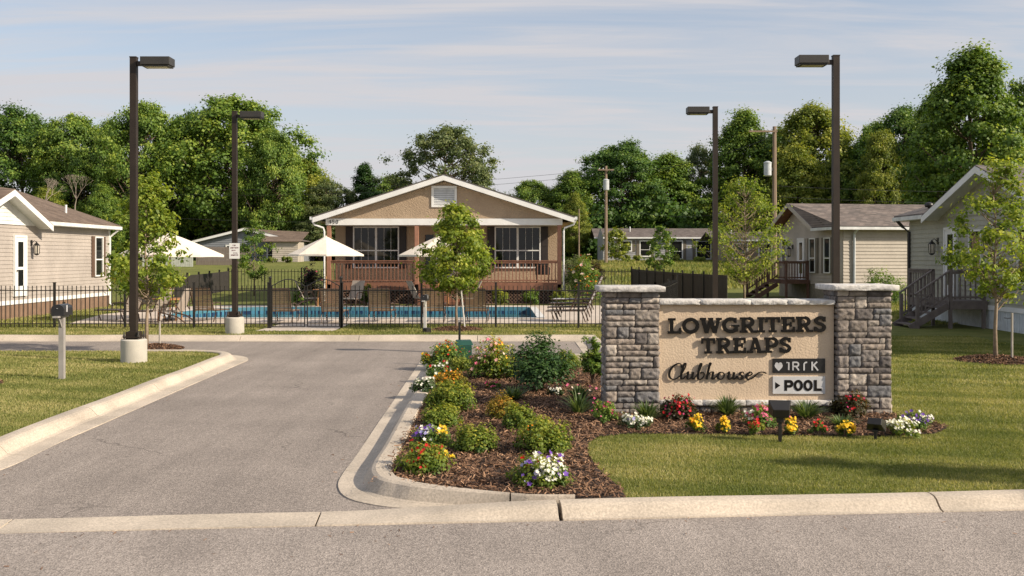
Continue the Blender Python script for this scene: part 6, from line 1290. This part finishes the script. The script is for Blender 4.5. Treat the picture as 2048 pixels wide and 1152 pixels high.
P_('flower_clump', 'red begonia at the foot of the right stone pillar', 'flowers', (1667, 1748, 788, 842), 'lf_red', 1900, .04, [('red', 34, .05, (-.1, .1, .95)), ('magenta', 8, .045, (-.2, 0, .8))])
x, y, w, h = at(1655, 1722, 832, 862); tuft('low grass tuft in front of the right begonia', x, y, w, h, 130)
P_('flower_clump', 'purple and white pansies at the right tip of the bed', 'flowers', (1800, 1870, 830, 868), 'lf_mid', 1100, .032, [('purple', 44, .048, (0, .1, .95)), ('white', 36, .036, (.6, -.3, .4))])
P_('flower_clump', 'white flowers right of the small floodlight', 'flowers', (1770, 1846, 842, 879), 'lf_box', 1000, .03, [('white', 190, .036, Z0)])
# porch shrubs etc.
def Q(name, label, cat, px, yt, yb, wpx, D, leafm, n, leaf, flowers=(), grp=None, z=0, **kw):
    s_ = F/D; plant(name, label, cat, (px-1024)/s_, D, wpx/s_*1.15, (yb-yt)/s_*1.12, M[leafm], n, leaf, flowers, grp, z=z, **kw)
GP = 'clipped round shrubs along the porch'
for px, yt, yb, w_, lb in ((997, 568, 607, 40, 'round shrub at the porch lattice right of the steps'), (1062, 562, 607, 36, 'round shrub in the middle of the right porch lattice'), (1121, 568, 607, 38, 'round shrub at the right corner of the porch'), (733, 556, 606, 28, 'upright shrub behind the first umbrella chair'), (758, 574, 600, 30, 'low bright shrub at the left lattice'), (598, 570, 607, 38, 'dark round shrub left of the first umbrella table')):
    Q('shrub', lb, 'shrub', px, yt, yb, w_, 43.2, 'lf_yel' if px in (997, 1121, 758) else 'lf_mid', 1600, .08, grp=GP)
Q('shrub', 'dark purple leaved bush at the left corner of the porch', 'shrub', 622, 508, 600, 58, 43.5, 'lf_pur', 3200, .09, [('magenta', 14, .09, Z0)])
Q('shrub', 'tall rose bush with pink blooms right of the clubhouse', 'rose bush', 1168, 478, 606, 66, 43.5, 'lf_mid', 4200, .085, [('blush', 18, .2, (.1, -.3, .9)), ('orange', 60, .08, (0, -.2, 1)), ('red', 30, .07, (0, -.2, 1))])
Q('shrub', 'bushy green shrub behind the rose bush beside the clubhouse', 'shrub', 1150, 468, 545, 60, 58, 'lf_olive', 2500, .12, z=.3)
Q('shrub', 'flowering bush far behind the rose bush with reddish tint', 'shrub', 1190, 478, 530, 44, 66, 'lf_red', 1500, .13, z=.4)
Q('shrub', 'leafy shrub against the cream home wall behind the right pillar', 'shrub', 1765, 526, 607, 92, 42.5, 'lf_mid', 3400, .09, z=0)
for px, w_, lb in ((1253, 30, 'low round bush under the left window of the long grey home'), (1272, 26, 'second low round bush at the long grey home'), (1350, 28, 'low bush right of the field sapling'), (1398, 26, 'low bush under the right window of the long grey home'), (545, 26, 'low bush in front of the blue grey home'), (572, 22, 'second low bush in front of the blue grey home')):
    x_ = (px-1024)*100/F; Q('shrub', lb, 'shrub', px, 508, 524, w_, 100, 'lf_yel', 500, .2, z=zt(x_, 100), grp='low bushes at the far homes')
Q('shrub', 'orange leaved bush left of the near left lamp pole', 'shrub', 236, 480, 560, 44, 58, 'lf_org', 2000, .14, z=.3)
